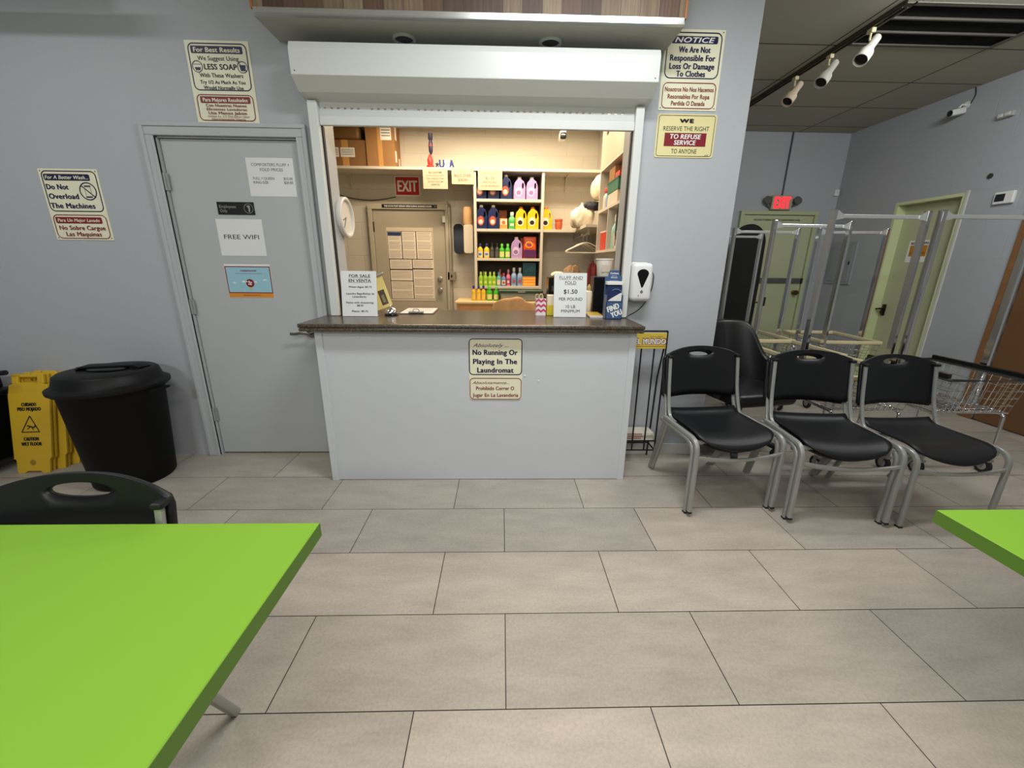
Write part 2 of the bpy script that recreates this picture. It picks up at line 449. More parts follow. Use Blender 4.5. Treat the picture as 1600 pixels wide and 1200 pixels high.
# ------------------------------------------------------------------ the setting
CZ = 2.95
floor = MB().box(-4.4, -3.6, -.05, 4.6, 5.9, 0).build('floor', floor_material()); struct(floor)
mb = MB()
VX0, VX1, VY0, VY1 = 2.60, 3.69, 3.10, 3.60
for a in ((-4.4, -3.6, 4.6, VY0), (-4.4, VY1, 4.6, 5.9), (-4.4, VY0, VX0, VY1), (VX1, VY0, 4.6, VY1)):
    mb.box(a[0], a[1], CZ, a[2], a[3], CZ + .03)
struct(mb.build('ceiling', ceiling_material()))
WY, WT = 2.735, .15
mb = MB()
for x0, x1, z0, z1 in ((-4.4, -2.02, 0, CZ), (-2.02, -1.205, 2.035, CZ), (-1.205, -1.044, 0, CZ), (-1.044, .768, 0, .963), (-1.044, .768, 2.24, CZ), (.768, 1.455, 0, CZ)):
    mb.box(x0, WY, z0, x1, WY + WT, z1)
struct(mb.build('wall_front', M_wall))
struct(MB().box(1.2, WY + WT, 0, 1.455, 5.69, CZ).build('wall_partition', block_material('partition_block', (190, 186, 176), 'X')))
struct(MB().box(-4.4, 5.69, 0, 1.33, 5.9, CZ).build('wall_back', M_offwall))
struct(MB().box(1.33, 5.69, 0, 4.6, 5.9, CZ).build('wall_far', block_material('far_block_wall', (172, 176, 180), 'Y', deep=.3)))
mb = MB()
RX = 4.38
for y0, y1, z0, z1 in ((-3.6, 4.09, 0, CZ), (4.09, 4.81, 2.03, CZ), (4.81, 5.69, 0, CZ)):
    mb.box(RX, y0, z0, RX + .22, y1, z1)
struct(mb.build('wall_right', block_material('right_block_wall', (168, 172, 176), 'X', deep=.25)))
struct(MB().box(-4.4, -3.6, 0, -4.2, 5.69, CZ).build('wall_left', M_wall))
struct(MB().box(-4.4, -3.8, 0, 4.6, -3.5, CZ).build('wall_rear', M_wall))
struct(MB().box(.80, WY - .012, 0, 1.455, WY, .085, .003).build('baseboard_front', mat('baseboard_paint', (196, 196, 190), .5)))
struct(MB().box(4.368, 3.60, 0, RX, 4.02, .08, .003).build('baseboard_right', mat('baseboard_dark', (92, 94, 96), .5)))

# employees' door
d = bpy.data.objects.new('door_1', None); COL.objects.link(d); struct(d)
d.location = (-2.0125, WY + .012, 0)
DW = .80
MB().box(.004, 0, .012, DW, .04, 2.025, .003).build('door_leaf', mat('grey_door_paint', (178, 182, 182), .45, bump=.2, bscale=90), d)
mb = MB()
for x0, x1, o in ((-.072, -.008, -1), (DW + .008, DW + .064, 1)):
    mb.box(x0, -.030, 0, x1, -.012, 2.038, .004)
    mb.box(x1 - .016 if o < 0 else x0, -.034, 0, x1 if o < 0 else x0 + .016, -.012, 2.036, .003)
    mb.box(x0 - .006 if o < 0 else x1 - .016, -.037, 0, x0 + .016 if o < 0 else x1 + .006, -.012, 2.084, .003)
mb.box(-.0725, -.0305, 2.038, DW + .0645, -.012, 2.0985, .004); mb.box(-.0785, -.0375, 2.082, DW + .0705, -.012, 2.104, .003); mb.box(-.0205, -.0345, 2.036, DW + .0205, -.012, 2.052, .003)
mb.box(-.008, -.012, 0, 0, .05, 2.036); mb.box(DW + .004, -.012, 0, DW + .010, .05, 2.036); mb.box(-.008, -.012, 2.028, DW + .008, .05, 2.038)
mb.build('door_frame', M_trimgrey, d)
for z in (.26, 1.005, 1.745):
    mb = MB().cyl((-.004, -.016, z), (-.004, -.016, z + .095), .007, 10)
    for k in range(1, 5): mb.box(-.012, -.0235, z + k * .019 - .001, .004, -.012, z + k * .019 + .001)
    mb.box(-.02, -.014, z, .018, -.008, z + .095)
    mb.build('hinge', mat('painted_hinge', (160, 162, 160), .4, .3), d)
h = MB().cyl((DW - .055, 0, .885), (DW - .055, -.012, .885), .032, 20).cyl((DW - .055, -.01, .885), (DW - .055, -.055, .885), .011, 12)
h.tube(fillet([(DW - .055, -.05, .885), (DW - .11, -.056, .892), (DW - .145, -.056, .883), (DW - .175, -.056, .887)], .02), 0, rect=(.018, .010), ref=(0, 0, 1))
h.build('door_handle', mat('satin_nickel', (132, 128, 120), .28, 1), d, smooth=40)

# far exit door with grab bar
d = bpy.data.objects.new('door_2', None); COL.objects.link(d); struct(d); d.location = (3.11, 5.69, 0)
W2 = 1.03
MB().box(.055, -.03, .01, W2 - .05, 0, 1.98, .003).build('door_leaf', M_greendoor, d)
mb = MB().box(0, -.05, 0, .05, 0, 1.987, .003).box(W2 - .045, -.05, 0, W2, 0, 1.987, .003).box(0, -.0505, 1.987, W2, 0, 2.035, .003); mb.build('door_frame', mat('sage_frame_paint', (180, 188, 146), .5), d)
MB().box(.08, -.075, 1.13, W2 - .09, -.03, 1.19, .006).build('push_bar', mat('bar_grey', (104, 106, 106), .4, .5), d)
MB().lathe([(.03, 0), (.03, .012), (.012, .02), (.012, .04), (.03, .05), (.034, .065), (.026, .08), (0, .083)], seg=18, M=Matrix.Translation((W2 - .125, -.03, 1.0)) @ Matrix.Rotation(PI / 2, 4, 'X')).build('door_knob', mat('aged_brass', (120, 96, 52), .3, 1), d, smooth=40)
MB().box(W2 - .075, -.065, 1.12, W2 - .045, -.05, 1.19, .004).build('strike_guard', mat('bar_dark', (60, 60, 62), .4, .6), d)
mb = MB(); text_bm(mb.bm, 'THIS DOOR TO REMAIN UNLOCKED DURING BUSINESS HOURS', W2 / 2 - .02, 1.925, .62, .024, -.0312, .008); mb.build('lettering', pm('ink'), d, recalc=False)

# green door in the side wall (recessed leaf)
d = bpy.data.objects.new('door_3', None); COL.objects.link(d); struct(d); d.location = (RX, 4.45, 0); d.rotation_euler = (0, 0, -PI / 2)
# local x runs towards the camera (world -Y), local -Y faces into the room (world -X)
MB().box(-.335, .10, .01, .335, .14, 2.0, .003).build('door_leaf', M_greendoor, d)
mb = MB()
mb.box(-.36, -.004, 0, -.33, .16, 2.0).box(.33, -.004, 0, .36, .16, 2.0).box(-.36, -.004, 2.0, .36, .16, 2.03)
mb.build('door_frame', mat('pale_sage_frame', (204, 212, 164), .5), d)
MB().box(.356, -.012, 0, .386, .0, 2.045, .004).build('edge_trim', mat('pale_edge', (196, 198, 186), .5), d)
h = MB().box(-.300, .085, .80, -.255, .10, .93, .006).cyl((-.278, .10, .88), (-.278, .04, .88), .011, 12).tube([(-.265, .045, .88), (-.33, .045, .872)], 0, rect=(.016, .012), ref=(0, 0, 1)).cyl((-.278, .10, .84), (-.278, .07, .84), .02, 14)
h.build('door_handle', mat('dark_bronze', (52, 46, 40), .35, .8), d, smooth=40)

# brown timber door further along the side wall
d = bpy.data.objects.new('door_4', None); COL.objects.link(d); struct(d); d.location = (RX, 3.40, 0); d.rotation_euler = (0, 0, -PI / 2)
MB().box(-.155, -.035, 0, -.035, -.001, 2.25, .006).build('door_frame', mat('oak_trim', (132, 92, 56), .5, vary=.3, vscale=14), d)
MB().box(-.02, -.028, .012, 1.0, -.001, 2.2, .003).build('door_leaf', mat('brown_door', (108, 74, 44), .5, vary=.08, vscale=3), d)
MB().box(-.035, -.006, 0, -.02, -.001, 2.2).build('door_gap', M_rubber, d)
MB().box(-.032, -.036, 0.02, -.022, -.004, 2.15, .002).build('edge_strip', M_steel, d)
for z in (.55, .80, 1.05): MB().box(-.036, -.040, z, -.016, -.006, z + .09, .003).build('hinge', M_steel, d)

# back door inside the office
d = bpy.data.objects.new('door_5', None); COL.objects.link(d); struct(d); d.location = (-1.715, 5.69, 0)
W5 = 1.02
MB().box(.06, -.03, .01, W5 - .045, 0, 1.985, .003).build('door_leaf', mat('office_door_paint', (172, 164, 146), .5), d)
mb = MB().box(0, -.05, 0, .055, 0, 1.99, .003).box(W5 - .04, -.05, 0, W5, 0, 1.99, .003).box(0, -.0505, 1.99, W5, 0, 2.05, .003); mb.build('door_frame', mat('office_frame_paint', (178, 170, 152), .5), d)
for z in (1.133, .99):
    MB().lathe([(.034, 0), (.034, .01), (.022, .016), (.022, .03), (.028, .036), (.026, .05), (0, .054)], seg=18, M=Matrix.Translation((.888, -.03, z)) @ Matrix.Rotation(PI / 2, 4, 'X')).build('door_knob', M_steel, d, smooth=40)
for z in (1.72, .35): MB().box(.045, -.045, z, .07, -.028, z + .12, .003).build('hinge', mat('office_hinge', (70, 64, 54), .4, .6), d)
MB().box(W5 - .075, -.062, 1.84, W5 - .035, -.028, 1.92, .005).build('door_contact', M_white, d)

# timber bulkhead above the shutter
b = bpy.data.objects.new('trim_1', None); COL.objects.link(b); struct(b)
BX0, BX1, BY, BZ = -1.235, .925, 2.465, 2.51
MB().box(BX0 + .012, BY + .004, BZ + .002, BX1 - .012, BY + .03, CZ).build('plank_facing', plank_material(), b)
M_edgewood = mat('orange_oak_edge', (158, 98, 50), .45, vary=.15, vscale=20)
for x0, x1 in ((BX0, BX0 + .012), (BX1 - .012, BX1)): MB().box(x0, BY - .003, BZ + .0205, x1, WY, CZ, .002).build('edge_board', M_edgewood, b)
MB().box(BX0 + .012, BY - .004, BZ - .002, BX1 - .01, BY + .003, BZ + .026, .002).box(BX0 + .012, BY - .004, BZ - .003, BX1 - .01, BY + .024, BZ + .001).build('metal_edge', mat('dull_aluminium', (196, 196, 192), .3, .85), b)
MB().box(BX0, BY + .025, BZ, BX1, WY, BZ + .02).build('underside', mat('bulkhead_underside', (178, 176, 168), .6, bump=.3, bscale=150), b)
for i, x in enumerate((-.535, .262)):
    r = thing('recessed_downlight', 'white ring downlight in the bulkhead underside above ' + ('the door side of the shutter box' if i == 0 else 'the shutter box end by the notice sign'), 'light', (x, 2.672, BZ), group='downlights in the bulkhead')
    MB().lathe([(.062, 0), (.062, -.008), (.050, -.010), (.047, 0)], seg=32).build('trim_ring', M_white, r, smooth=40)
    MB().lathe([(.048, -.001), (.04, -.003), (0, -.003)], seg=32).build('lamp_lens', M_blackgloss, r)

# roller shutter
sh = thing('roller_shutter', 'white roller shutter box and guide rails framing the service window', 'shutter', (0, 0, 0))
SX0, SX1 = -1.114, .842
prof = [(2.735, 2.44), (2.560, 2.44), (2.546, 2.408), (2.546, 2.288), (2.615, 2.232), (2.70, 2.212), (2.735, 2.212)]
def extrude_x(mb, prof, x0, x1):
    # prof (y,z) -> plate in XZ rotated so that it runs along X
    mb.plate([(p[0], p[1]) for p in prof], -x1, -x0, M=Matrix(((0, -1, 0, 0), (1, 0, 0, 0), (0, 0, 1, 0), (0, 0, 0, 1))))
mb = MB(); extrude_x(mb, prof, SX0, SX1); mb.build('shutter_housing', M_alu, sh, bevel=.003)
for x in (SX0 + .022, SX1 - .022): MB().lathe([(.004, 0), (.003, .001), (0, .0015)], seg=8, M=Matrix.Translation((x, 2.5462, 2.305)) @ Matrix.Rotation(PI / 2, 4, 'X')).build('rivet', mat('rivet_dark', (80, 80, 78), .4, .6), sh)
for x0, x1 in ((-1.098, -1.044), (.768, .817)):
    MB().box(x0, 2.665, 1.0095, x1, 2.7345, 2.2115, .004).build('guide_rail', M_alu, sh)
holes = []
for k in range(46):
    x = -1.02 + k * .038
    if k % 7 == 6: continue
    holes.append([(x, 2.180), (x + .014, 2.180), (x + .014, 2.186), (x, 2.186)])
mb = MB(); mb.plate([(-1.044, 2.168), (.768, 2.168), (.768, 2.215), (-1.044, 2.215)], 2.700, 2.708, holes=holes)
mb.plate([(-1.044, 2.138), (.768, 2.138), (.768, 2.172), (-1.044, 2.172)], 2.694, 2.708)
mb.build('curtain_slat', mat('shutter_slat', (202, 204, 200), .4), sh, bevel=.002)
MB().box(-1.044, 2.686, 2.094, .775, 2.712, 2.140, .004).build('bottom_rail', M_alu, sh)
for x0, x1 in ((-1.044, -1.036), (.760, .768)): MB().box(x0, 2.70, 1.0095, x1, 2.725, 2.094).build('brush_strip', M_rubber, sh)

# service counter
ct = thing('service_counter', 'grey painted service counter with dark laminate top under the shutter window', 'counter', (0, 0, 0))
MB().box(-1.068, 2.362, .004, .785, 2.7345, .9645).build('counter_body', M_counter, ct)
for x0, x1 in ((-1.078, -1.036), (.753, .793)): MB().box(x0, 2.354, 0, x1, 2.7345 if x0 > 0 else 2.7345, .9645, .002).build('corner_trim', mat('counter_trim_paint', (202, 206, 210), .42), ct)
XY = Matrix(((1, 0, 0, 0), (0, 0, 1, 0), (0, 1, 0, 0), (0, 0, 0, 1)))
M_lam = speckle_material()
MB().plate([(-1.145, 2.302), (.822, 2.302), (.822, 2.7345), (.767, 2.7345), (.767, 3.07), (-1.043, 3.07), (-1.043, 2.7345), (-1.145, 2.7345)], .986, 1.0085, M=XY).build('countertop', M_lam, ct, bevel=.008)
MB().plate([(-1.142, 2.305), (.819, 2.305), (.819, 2.7345), (-1.142, 2.7345)], .9655, .9855, M=XY).build('countertop_edge', M_lam, ct, bevel=.007)
for x, z in ((-.83, .925), (-.30, .921), (.139, .697), (.224, .666)):
    MB().lathe([(.006, 0), (.005, .003), (0, .004)], seg=10, M=Matrix.Translation((x, 2.3618, z)) @ Matrix.Rotation(PI / 2, 4, 'X')).build('wall_plug', M_white, ct)

# ------------------------------------------------------------------ printed wall signs
WS = WY - .0035
sign('wall_sign', 'cream sign asking not to overload the machines, with crossed-out washer symbol', 'sign', -2.572, WS, 1.456, .342, .398, [
    ('ring', .012, .010, .330, .236, .03, .006, 'navy'), ('fill', .024, .028, .290, .064, .008, 'navy'),
    T('For A Better Wash...', .156, .046, .25, .019, 'cream', bold=.012, shear=.25),
    T('Do Not', .026, .098, .125, .028, 'navy', bold=.022, align='L'), T('Overload', .026, .150, .172, .028, 'navy', bold=.022, align='L'), T('The Machines', .022, .202, .258, .028, 'navy', bold=.022, align='L'),
    ('circ', .262, .121, .050, .006, 'navy'), ('bar', .226, .088, .298, .154, .006, 'navy'), ('bar', .245, .092, .283, .092, .006, 'navy'), ('bar', .243, .153, .281, .153, .006, 'navy'), ('ring', .244, .096, .281, .150, .004, .0022, 'grey'),
    ('ring', .012, .252, .330, .390, .03, .0045, 'maroon'), ('fill', .026, .266, .300, .302, .008, 'maroon'),
    T('Para Un Mejor Lavado', .162, .284, .25, .018, 'cream', bold=.01, shear=.2),
    T('No Sobre Cargue', .172, .327, .272, .024, 'maroon', bold=.012), T('Las Maquinas', .172, .363, .21, .024, 'maroon', bold=.012)], screws=True)
sign('wall_sign', 'cream sign suggesting less soap, standing on the door casing', 'sign', -1.582, WS, 2.107, .350, .400, [
    ('ring', .014, .012, .336, .240, .03, .006, 'navy'), ('fill', .030, .026, .312, .062, .006, 'navy'),
    T('For Best Results', .171, .044, .252, .022, 'cream', bold=.016), T('We Suggest Using', .172, .084, .225, .020, 'ink', bold=.008),
    T('LESS SOAP', .178, .124, .178, .026, 'ink', bold=.02), T('With These Washers', .176, .165, .24, .020, 'ink', bold=.01),
    T('Try 1/2 As Much As You', .178, .198, .25, .017, 'ink', bold=.012), T('Would Normally Use', .178, .225, .22, .017, 'ink', bold=.012),
    ('circ', .052, .124, .029, .0035, 'navy'), ('poly', [(.036, .128), (.069, .128), (.065, .142), (.042, .142)], 'navy'), ('bar', .031, .113, .074, .113, .003, 'grey'),
    ('circ', .300, .124, .029, .0035, 'navy'), ('poly', [(.283, .114), (.318, .114), (.314, .142), (.289, .142)], 'navy'), ('bar', .28, .103, .321, .144, .003, 'navy'),
    ('ring', .016, .258, .334, .390, .026, .0042, 'maroon'), ('fill', .036, .268, .316, .301, .006, 'maroon'),
    T('Para Mejores Resultados', .176, .285, .25, .018, 'cream', bold=.014), T('Con Nuestras Nuevas', .176, .312, .228, .014, 'maroon', bold=.012), T('Eficientes Lavadoras', .176, .331, .226, .013, 'maroon', bold=.01),
    T('Usa Menos Jabon', .178, .350, .215, .014, 'maroon', bold=.016), T('Utilize La 1/2 Del Jabon Que', .180, .367, .235, .010, 'maroon', shear=.2), T('Normalmente Usaria', .180, .381, .19, .009, 'maroon', bold=.01)])
sign('wall_sign', 'cream notice about lost or damaged clothes beside the shutter box', 'sign', 1.085, WS, 2.216, .342, .397, [
    ('ring', .014, .013, .328, .238, .034, .006, 'navy'), ('fill', .040, .032, .304, .068, .008, 'navy'),
    T('NOTICE', .172, .050, .225, .024, 'white', bold=.02, shear=.25), T('We Are Not', .176, .096, .180, .028, 'navy', bold=.022), T('Responsible For', .170, .136, .258, .028, 'navy', bold=.022),
    T('Loss Or Damage', .170, .176, .258, .028, 'navy', bold=.022), T('To Clothes', .168, .213, .166, .028, 'navy', bold=.022),
    ('ring', .014, .256, .328, .388, .028, .0045, 'maroon'),
    T('Nosotros No Nos Hacemos', .171, .290, .285, .022, 'maroon', bold=.012), T('Resonsables Por Ropa', .171, .326, .245, .022, 'maroon', bold=.012), T('Perdida O Danada', .171, .360, .198, .022, 'maroon', bold=.012)], screws=True)
sign('wall_sign', 'yellowish sign reserving the right to refuse service, lowest beside the shutter', 'sign', 1.094, WS, 1.968, .356, .231, [
    ('ring', .009, .007, .347, .224, .014, .003, 'ink'),
    T('WE', .176, .036, .080, .019, 'ink', bold=.06), T('RESERVE THE RIGHT', .178, .076, .275, .023, 'ink'), ('fill', .052, .099, .304, .170, .001, 'maroon'),
    T('TO REFUSE', .178, .118, .185, .024, 'white', bold=.016, shear=.12), T('SERVICE', .178, .150, .13, .024, 'white', bold=.016, shear=.12), T('TO ANYONE', .178, .196, .155, .024, 'ink'), T('#155', .318, .216, .022, .008, 'ink')], base='cream2', rad=.014)
sign('counter_sign', 'cream sign against running or playing on the counter front', 'sign', -.036, 2.3582, .546, .318, .378, [
    ('ring', .001, .001, .317, .222, .024, .006, 'navy'),
    T('Absolutely ...', .130, .041, .21, .022, 'navy', shear=.45), T('No Running Or', .156, .083, .262, .030, 'navy', bold=.02), T('Playing In The', .156, .138, .258, .030, 'navy', bold=.02), T('Laundromat', .158, .191, .214, .030, 'navy', bold=.02),
    ('ring', .003, .240, .315, .376, .024, .0042, 'maroon'),
    T('Absolutamente...', .130, .269, .225, .017, 'maroon', shear=.45), T('Prohibido Correr O', .156, .304, .228, .022, 'maroon', bold=.01), T('Jugar En La Lavanderia', .158, .347, .276, .022, 'maroon', bold=.01)], rad=.022)

# papers on the employees' door
DF = WY + .0115
def paper(name, label, x, z, W, H, els, base='pale', rz=0.0):
    r = sign(name, label, 'paper notice', x, DF - .001, z, W, H, els, base=base, th=.0008, rad=.001, rot=(0, rz, 0), base_mat=mat('sheet_' + base, C_[base], .35))
    return r
r = paper('paper_notice', 'laminated comforter price list taped high on the grey door', -1.391, 1.721, .279, .212, [
    T('COMFORTERS FLUFF +', .142, .037, .225, .016, 'dim'), T('FOLD PRICES', .146, .064, .135, .016, 'dim'),
    T('FULL + QUEEN', .03, .112, .125, .014, 'dim', align='L'), T('$15.00', .212, .112, .052, .014, 'dim', align='L'), T('KING SIZE', .03, .134, .088, .014, 'dim', align='L'), T('$20.00', .212, .134, .052, .014, 'dim', align='L')])
sign('door_plaque', 'black employees only plaque on the grey door', 'plaque', -1.633, DF - .003, 1.615, .222, .072, [
    T('Employees', .063, .026, .10, .017, 'grey'), T('Only', .036, .050, .042, .017, 'grey'), ('circ', .188, .036, .028, .0022, 'grey'), ('poly', [(.176, .02), (.196, .018), (.198, .03), (.194, .056), (.186, .054), (.188, .036)], 'grey')], base='black', rad=.002)
paper('paper_notice', 'white free wifi sheet between the black plaque and the blue certificate', -1.630, 1.373, .281, .217, [T('FREE WIFI', .142, .104, .214, .026, 'ink')])
r = paper('certificate', 'light blue certificate with red border, lowest sheet on the grey door', -1.626, 1.113, .288, .209, [
    ('fill', .002, .012, .286, .180, .001, 'maroon'), ('fill', .008, .018, .280, .174, .001, 'sky'), ('fill', .002, .180, .286, .207, .001, 'orange'),
    T('CONGRATULATIONS', .148, .040, .10, .009, 'maroon', bold=.02), T('THANK YOU FOR BEING A PART OF OUR COMMUNITY', .148, .057, .17, .005, 'maroon'),
    ('disc', .148, .117, .026, .026, 'maroon'), ('poly', [(.120, .110), (.128, .103), (.136, .110)], 'white'), ('poly', [(.095, .112), (.104, .102), (.114, .100), (.122, .112)], 'white'), ('poly', [(.170, .112), (.182, .103), (.196, .112)], 'white'), ('poly', [(.228, .100), (.243, .090), (.262, .100)], 'white'), ('poly', [(.036, .118), (.048, .108), (.062, .118)], 'white'),
    ('disc', .143, .109, .005, .007, 'pale'), ('disc', .154, .113, .006, .004, 'pale'), ('disc', .152, .124, .005, .006, 'pale'), ('disc', .141, .123, .006, .004, 'pale'), ('poly', [(.138, .143), (.158, .143), (.152, .154), (.144, .154)], 'yellow'), T('PEOPLE LOVE US', .148, .193, .11, .007, 'maroon')], base='white')

# ------------------------------------------------------------------ hand sanitiser dispenser with its cable
ds = thing('sanitizer_dispenser', 'white hand sanitizer dispenser with black teardrop window beside the shutter rail', 'dispenser', (.8865, WY, 1.118))
MB().box(-.062, -.030, -.002, .062, 0, .245, .02, 4).build('back_plate', M_white, ds, smooth=40)
MB().box(-.066, -.105, .0, .066, -.022, .238, .028, 5).build('housing', mat('white_abs', (226, 226, 224), .25), ds, smooth=40)
tear = [(.036 * math.sin(math.radians(a)) , .172 + .028 * math.cos(math.radians(a))) for a in range(-100, 101, 10)] + [(.006, .092), (0, .086), (-.006, .092)]
MB().plate(tear, -.1045, -.1065).build('sight_window', M_blackgloss, ds)
MB().plate([(.000, .074), (.010, .062), (.007, .054), (0, .050), (-.007, .054), (-.010, .062)], -.1045, -.1062).build('sensor_mark', mat('logo_grey', (110, 110, 110), .4), ds)
MB().plate(ell(-.018, .036, .003, .003, 10), -.1045, -.1062).build('indicator', M_black, ds)
MB().box(-.022, -.04, .238, .014, -.02, .238, .002).build('lock_tab', M_black, ds)
cb = MB().tube(fillet([(.946, 2.69, 1.305), (.988, 2.722, 1.29), (.990, 2.7265, 1.20), (.945, 2.7285, 1.09), (.90, 2.7285, 1.045), (.848, 2.725, 1.020), (.80, 2.64, 1.0125), (.77, 2.66, 1.0125)], .05, 8), .0028, 6).build('power_cable', M_black)
tag(cb, 'thin black cable running from the sanitizer dispenser down to the counter', 'cable')

# ------------------------------------------------------------------ wire newspaper rack
nr = thing('newspaper_rack', 'black wire newspaper rack with yellow header between the counter and the chairs', 'rack', (.955, 2.59, 0))
mb = MB()
for x in (-.115, .115):
    mb.tube([(x, -.005, .0), (x, .0, .935)], .006, 8); mb.tube([(x, 0, .935), (x + (.01 if x > 0 else 0), .115, .60), (x, .125, .0)], .006, 8)
mb.tube([(-.115, 0, .935), (.115, 0, .935)], .006, 8)
for z in (.10, .17): mb.tube([(-.115, -.004, z), (.115, -.004, z)], .005, 8); mb.tube([(-.115, .122, z), (.115, .122, z)], .005, 8)
for x in (-.115, .115):
    for z in (.10,): mb.tube([(x, -.004, z), (x, .122, z)], .005, 8)
mb.build('frame', M_black, nr, smooth=40)
for x in (-.045, .04): MB().tube([(x, -.003, .10), (x, .002, .90)], .0055, 8).build('wire_upright', M_black, nr, smooth=40)
MB().box(-.108, -.010, .822, .108, -.006, .925, .001).build('header_board', mat('header_yellow', (206, 180, 70), .45), nr)
hd = bpy.data.objects.new('header_print', None)
face(nr, .216, .103, [T('Semanario Hispano', .150, .022, .085, .007, 'ink'), ('fill', .004, .086, .212, .0885, .0005, 'maroon'), T('EL MUNDO', .112, .054, .205, .042, 'maroon', bold=.03), T('EL MUNDO', .112, .0555, .200, .034, 'white', bold=.02), T('EL MUNDO', .112, .058, .200, .028, 'ink', bold=.0)], base_y=-.010)
for o in nr.children:
    if o.name.startswith(('lettering', 'printed')) : o.location = (0, 0, .822)
bpy.data.objects.remove(hd)
for k, (dx, col, lab) in enumerate(((0, (214, 206, 190), 'top newspaper of the small pile in the black wire rack, red masthead'), (.006, (190, 186, 172), 'middle newspaper of the small pile in the black wire rack'), (-.004, (220, 214, 198), 'bottom newspaper of the small pile in the black wire rack'))):
    z = .174 + (2 - k) * .016
    n = thing('newspaper', lab, 'newspaper', (.955 + dx, 2.652, z), group='newspapers in the wire rack')
    mb = MB()
    for q in range(3): mb.box(-.105, -.062 + q * .003, q * .005, .105, .062, q * .005 + .0046, .001)
    mb.build('folded_sheets', mat('newsprint_%d' % k, col, .7), n)
    MB().box(-.10, -.0625, .0100, .02, -.0590, .0146).build('masthead', mat('masthead_red', (150, 60, 50), .6), n)

# ------------------------------------------------------------------ stacking chairs
def chair(label, loc, rz, group=None):
    c = thing('stacking_chair', label, 'chair', loc, rz, group)
    for s in (-1, 1):
        # armless side loop: front leg bending into the seat rail
        path = fillet([(s * .247, -.004, 0), (s * .250, .0, .425), (s * .252, .375, .425)], .075, 8)
        MB().tube(path, 0, rect=(.022, .024), ref=(1, 0, 0)).build('front_leg', M_silver, c, smooth=40)
        MB().tube([(s * .249, .335, .418), (s * .215, .53, 0)], 0, rect=(.022, .024), ref=(1, 0, 0)).build('rear_leg', M_silver, c, smooth=40)
        MB().tube(fillet([(s * .232, .285, .425), (s * .230, .365, .432), (s * .224, .415, .56), (s * .220, .455, .782)], .09, 8), 0, rect=(.018, .014), ref=(1, 0, 0)).build('back_post', M_silver, c, smooth=40)
        MB().box(s * .2475 - .0115, -.017, 0, s * .2475 + .0115, .010, .012, .002).build('foot_cap', M_rubber, c)
    mb = MB()
    for y in (.06, .315): mb.tube([(-.25, y, .398), (.25, y, .398)], 0, rect=(.016, .022), ref=(0, 1, 0))
    mb.build('seat_crossbar', M_silver, c, smooth=40)
    st = [(x, -.004, .338 - .026 * (1 - (x / .245) ** 2)) for x in [(-.245 + .49 * i / 14) for i in range(15)]]
    MB().tube(st, 0, rect=(.012, .018), ref=(0, 1, 0)).build('stretcher', M_silver, c, smooth=40)
    def seat(u, v):
        U = 2 * u - 1
        hw = .224 - .008 * v - .05 * max(0, (.18 - v) / .18) ** 2
        y = -.02 + .43 * v + .03 * (U * U) * max(0, 1 - v * 3)
        z = .437 - .016 * (1 - U * U) * math.sin(PI * min(1, v * 1.05)) + .006 * abs(U) ** 3
        if v < .3: z -= (.040 + .026 * (1 - U * U)) * ((.3 - v) / .3) ** 2
        if v > .85: z += .03 * ((v - .85) / .15) ** 2
        return (U * hw, y, z)
    MB().grid(seat, 16, 16).build('seat', M_black, c, smooth=True, solid=.011)
    hz = .798
    def bz(x, top):
        a = abs(x) / .238
        return .840 - .046 * a ** 2.2 if top else .548 - .012 * a ** 2
    n = 72; rings = 8
    outer = []
    for i in range(n):
        a = 2 * PI * i / n; dx, dz = math.cos(a), math.sin(a)
        # hit the outline from the handle centre
        best = 9.0
        if abs(dx) > 1e-6: best = min(best, .238 / abs(dx))
        lo, hi = 0.0, best
        for _ in range(30):
            t = (lo + hi) / 2; x, z = dx * t, hz + dz * t
            if z > bz(x, True) or z < bz(x, False): hi = t
            else: lo = t
        outer.append((dx * lo, hz + dz * lo))
    mb = MB(); V = []
    for k in range(rings + 1):
        t = k / rings; row = []
        for i in range(n):
            a = 2 * PI * i / n
            ix, iz = .076 * math.cos(a), hz + .019 * math.sin(a)
            x = ix + (outer[i][0] - ix) * t; z = iz + (outer[i][1] - iz) * t
            y = .434 + .045 * ((z - .56) / .25) + .034 * (1 - (x / .238) ** 2) 
            row.append(mb.bm.verts.new((x, y, z)))
        V.append(row)
    for k in range(rings):
        for i in range(n):
            mb.bm.faces.new((V[k][i], V[k][(i + 1) % n], V[k + 1][(i + 1) % n], V[k + 1][i]))
    bk = mb.build('backrest', M_black, c, smooth=50, solid=.014)
    for s in (-1, 1):
        MB().box(s * .220 - .014, .440, .778, s * .220 + .016, .486, .794, .006).build('post_cap', M_black, bk)
    return c
G = 'stacking chairs along the wall'
import math as _m
R5 = math.radians
c1 = chair('lower black stacking chair of the doubled pair beside the newspaper rack', (1.287, 2.012, 0), R5(5), G)
def place(lx, ly, rz, base): return (base[0] + lx * math.cos(rz) - ly * math.sin(rz), base[1] + lx * math.sin(rz) + ly * math.cos(rz))
def on_top(base, rz, label):
    x, y = place(0, -.036, rz, base); return dup(c1, (x, y, .022), rz, label, G)
on_top((1.287, 2.012), R5(5), 'upper black stacking chair of the doubled pair beside the newspaper rack')
b2 = (1.818, 1.905)
dup(c1, (*b2, 0), R5(-5.5), 'lower black stacking chair of the doubled pair in the middle of the row', G)
on_top(b2, R5(-5.5), 'upper black stacking chair of the doubled pair in the middle of the row')
dup(c1, (2.390, 1.850, 0), R5(1), 'single black stacking chair at the row end next to the laundry cart', G)
dup(c1, (-1.026, .409, 0), R5(1), 'black chair with oval handle hole pushed up behind the lime green table', 'chair at the table')

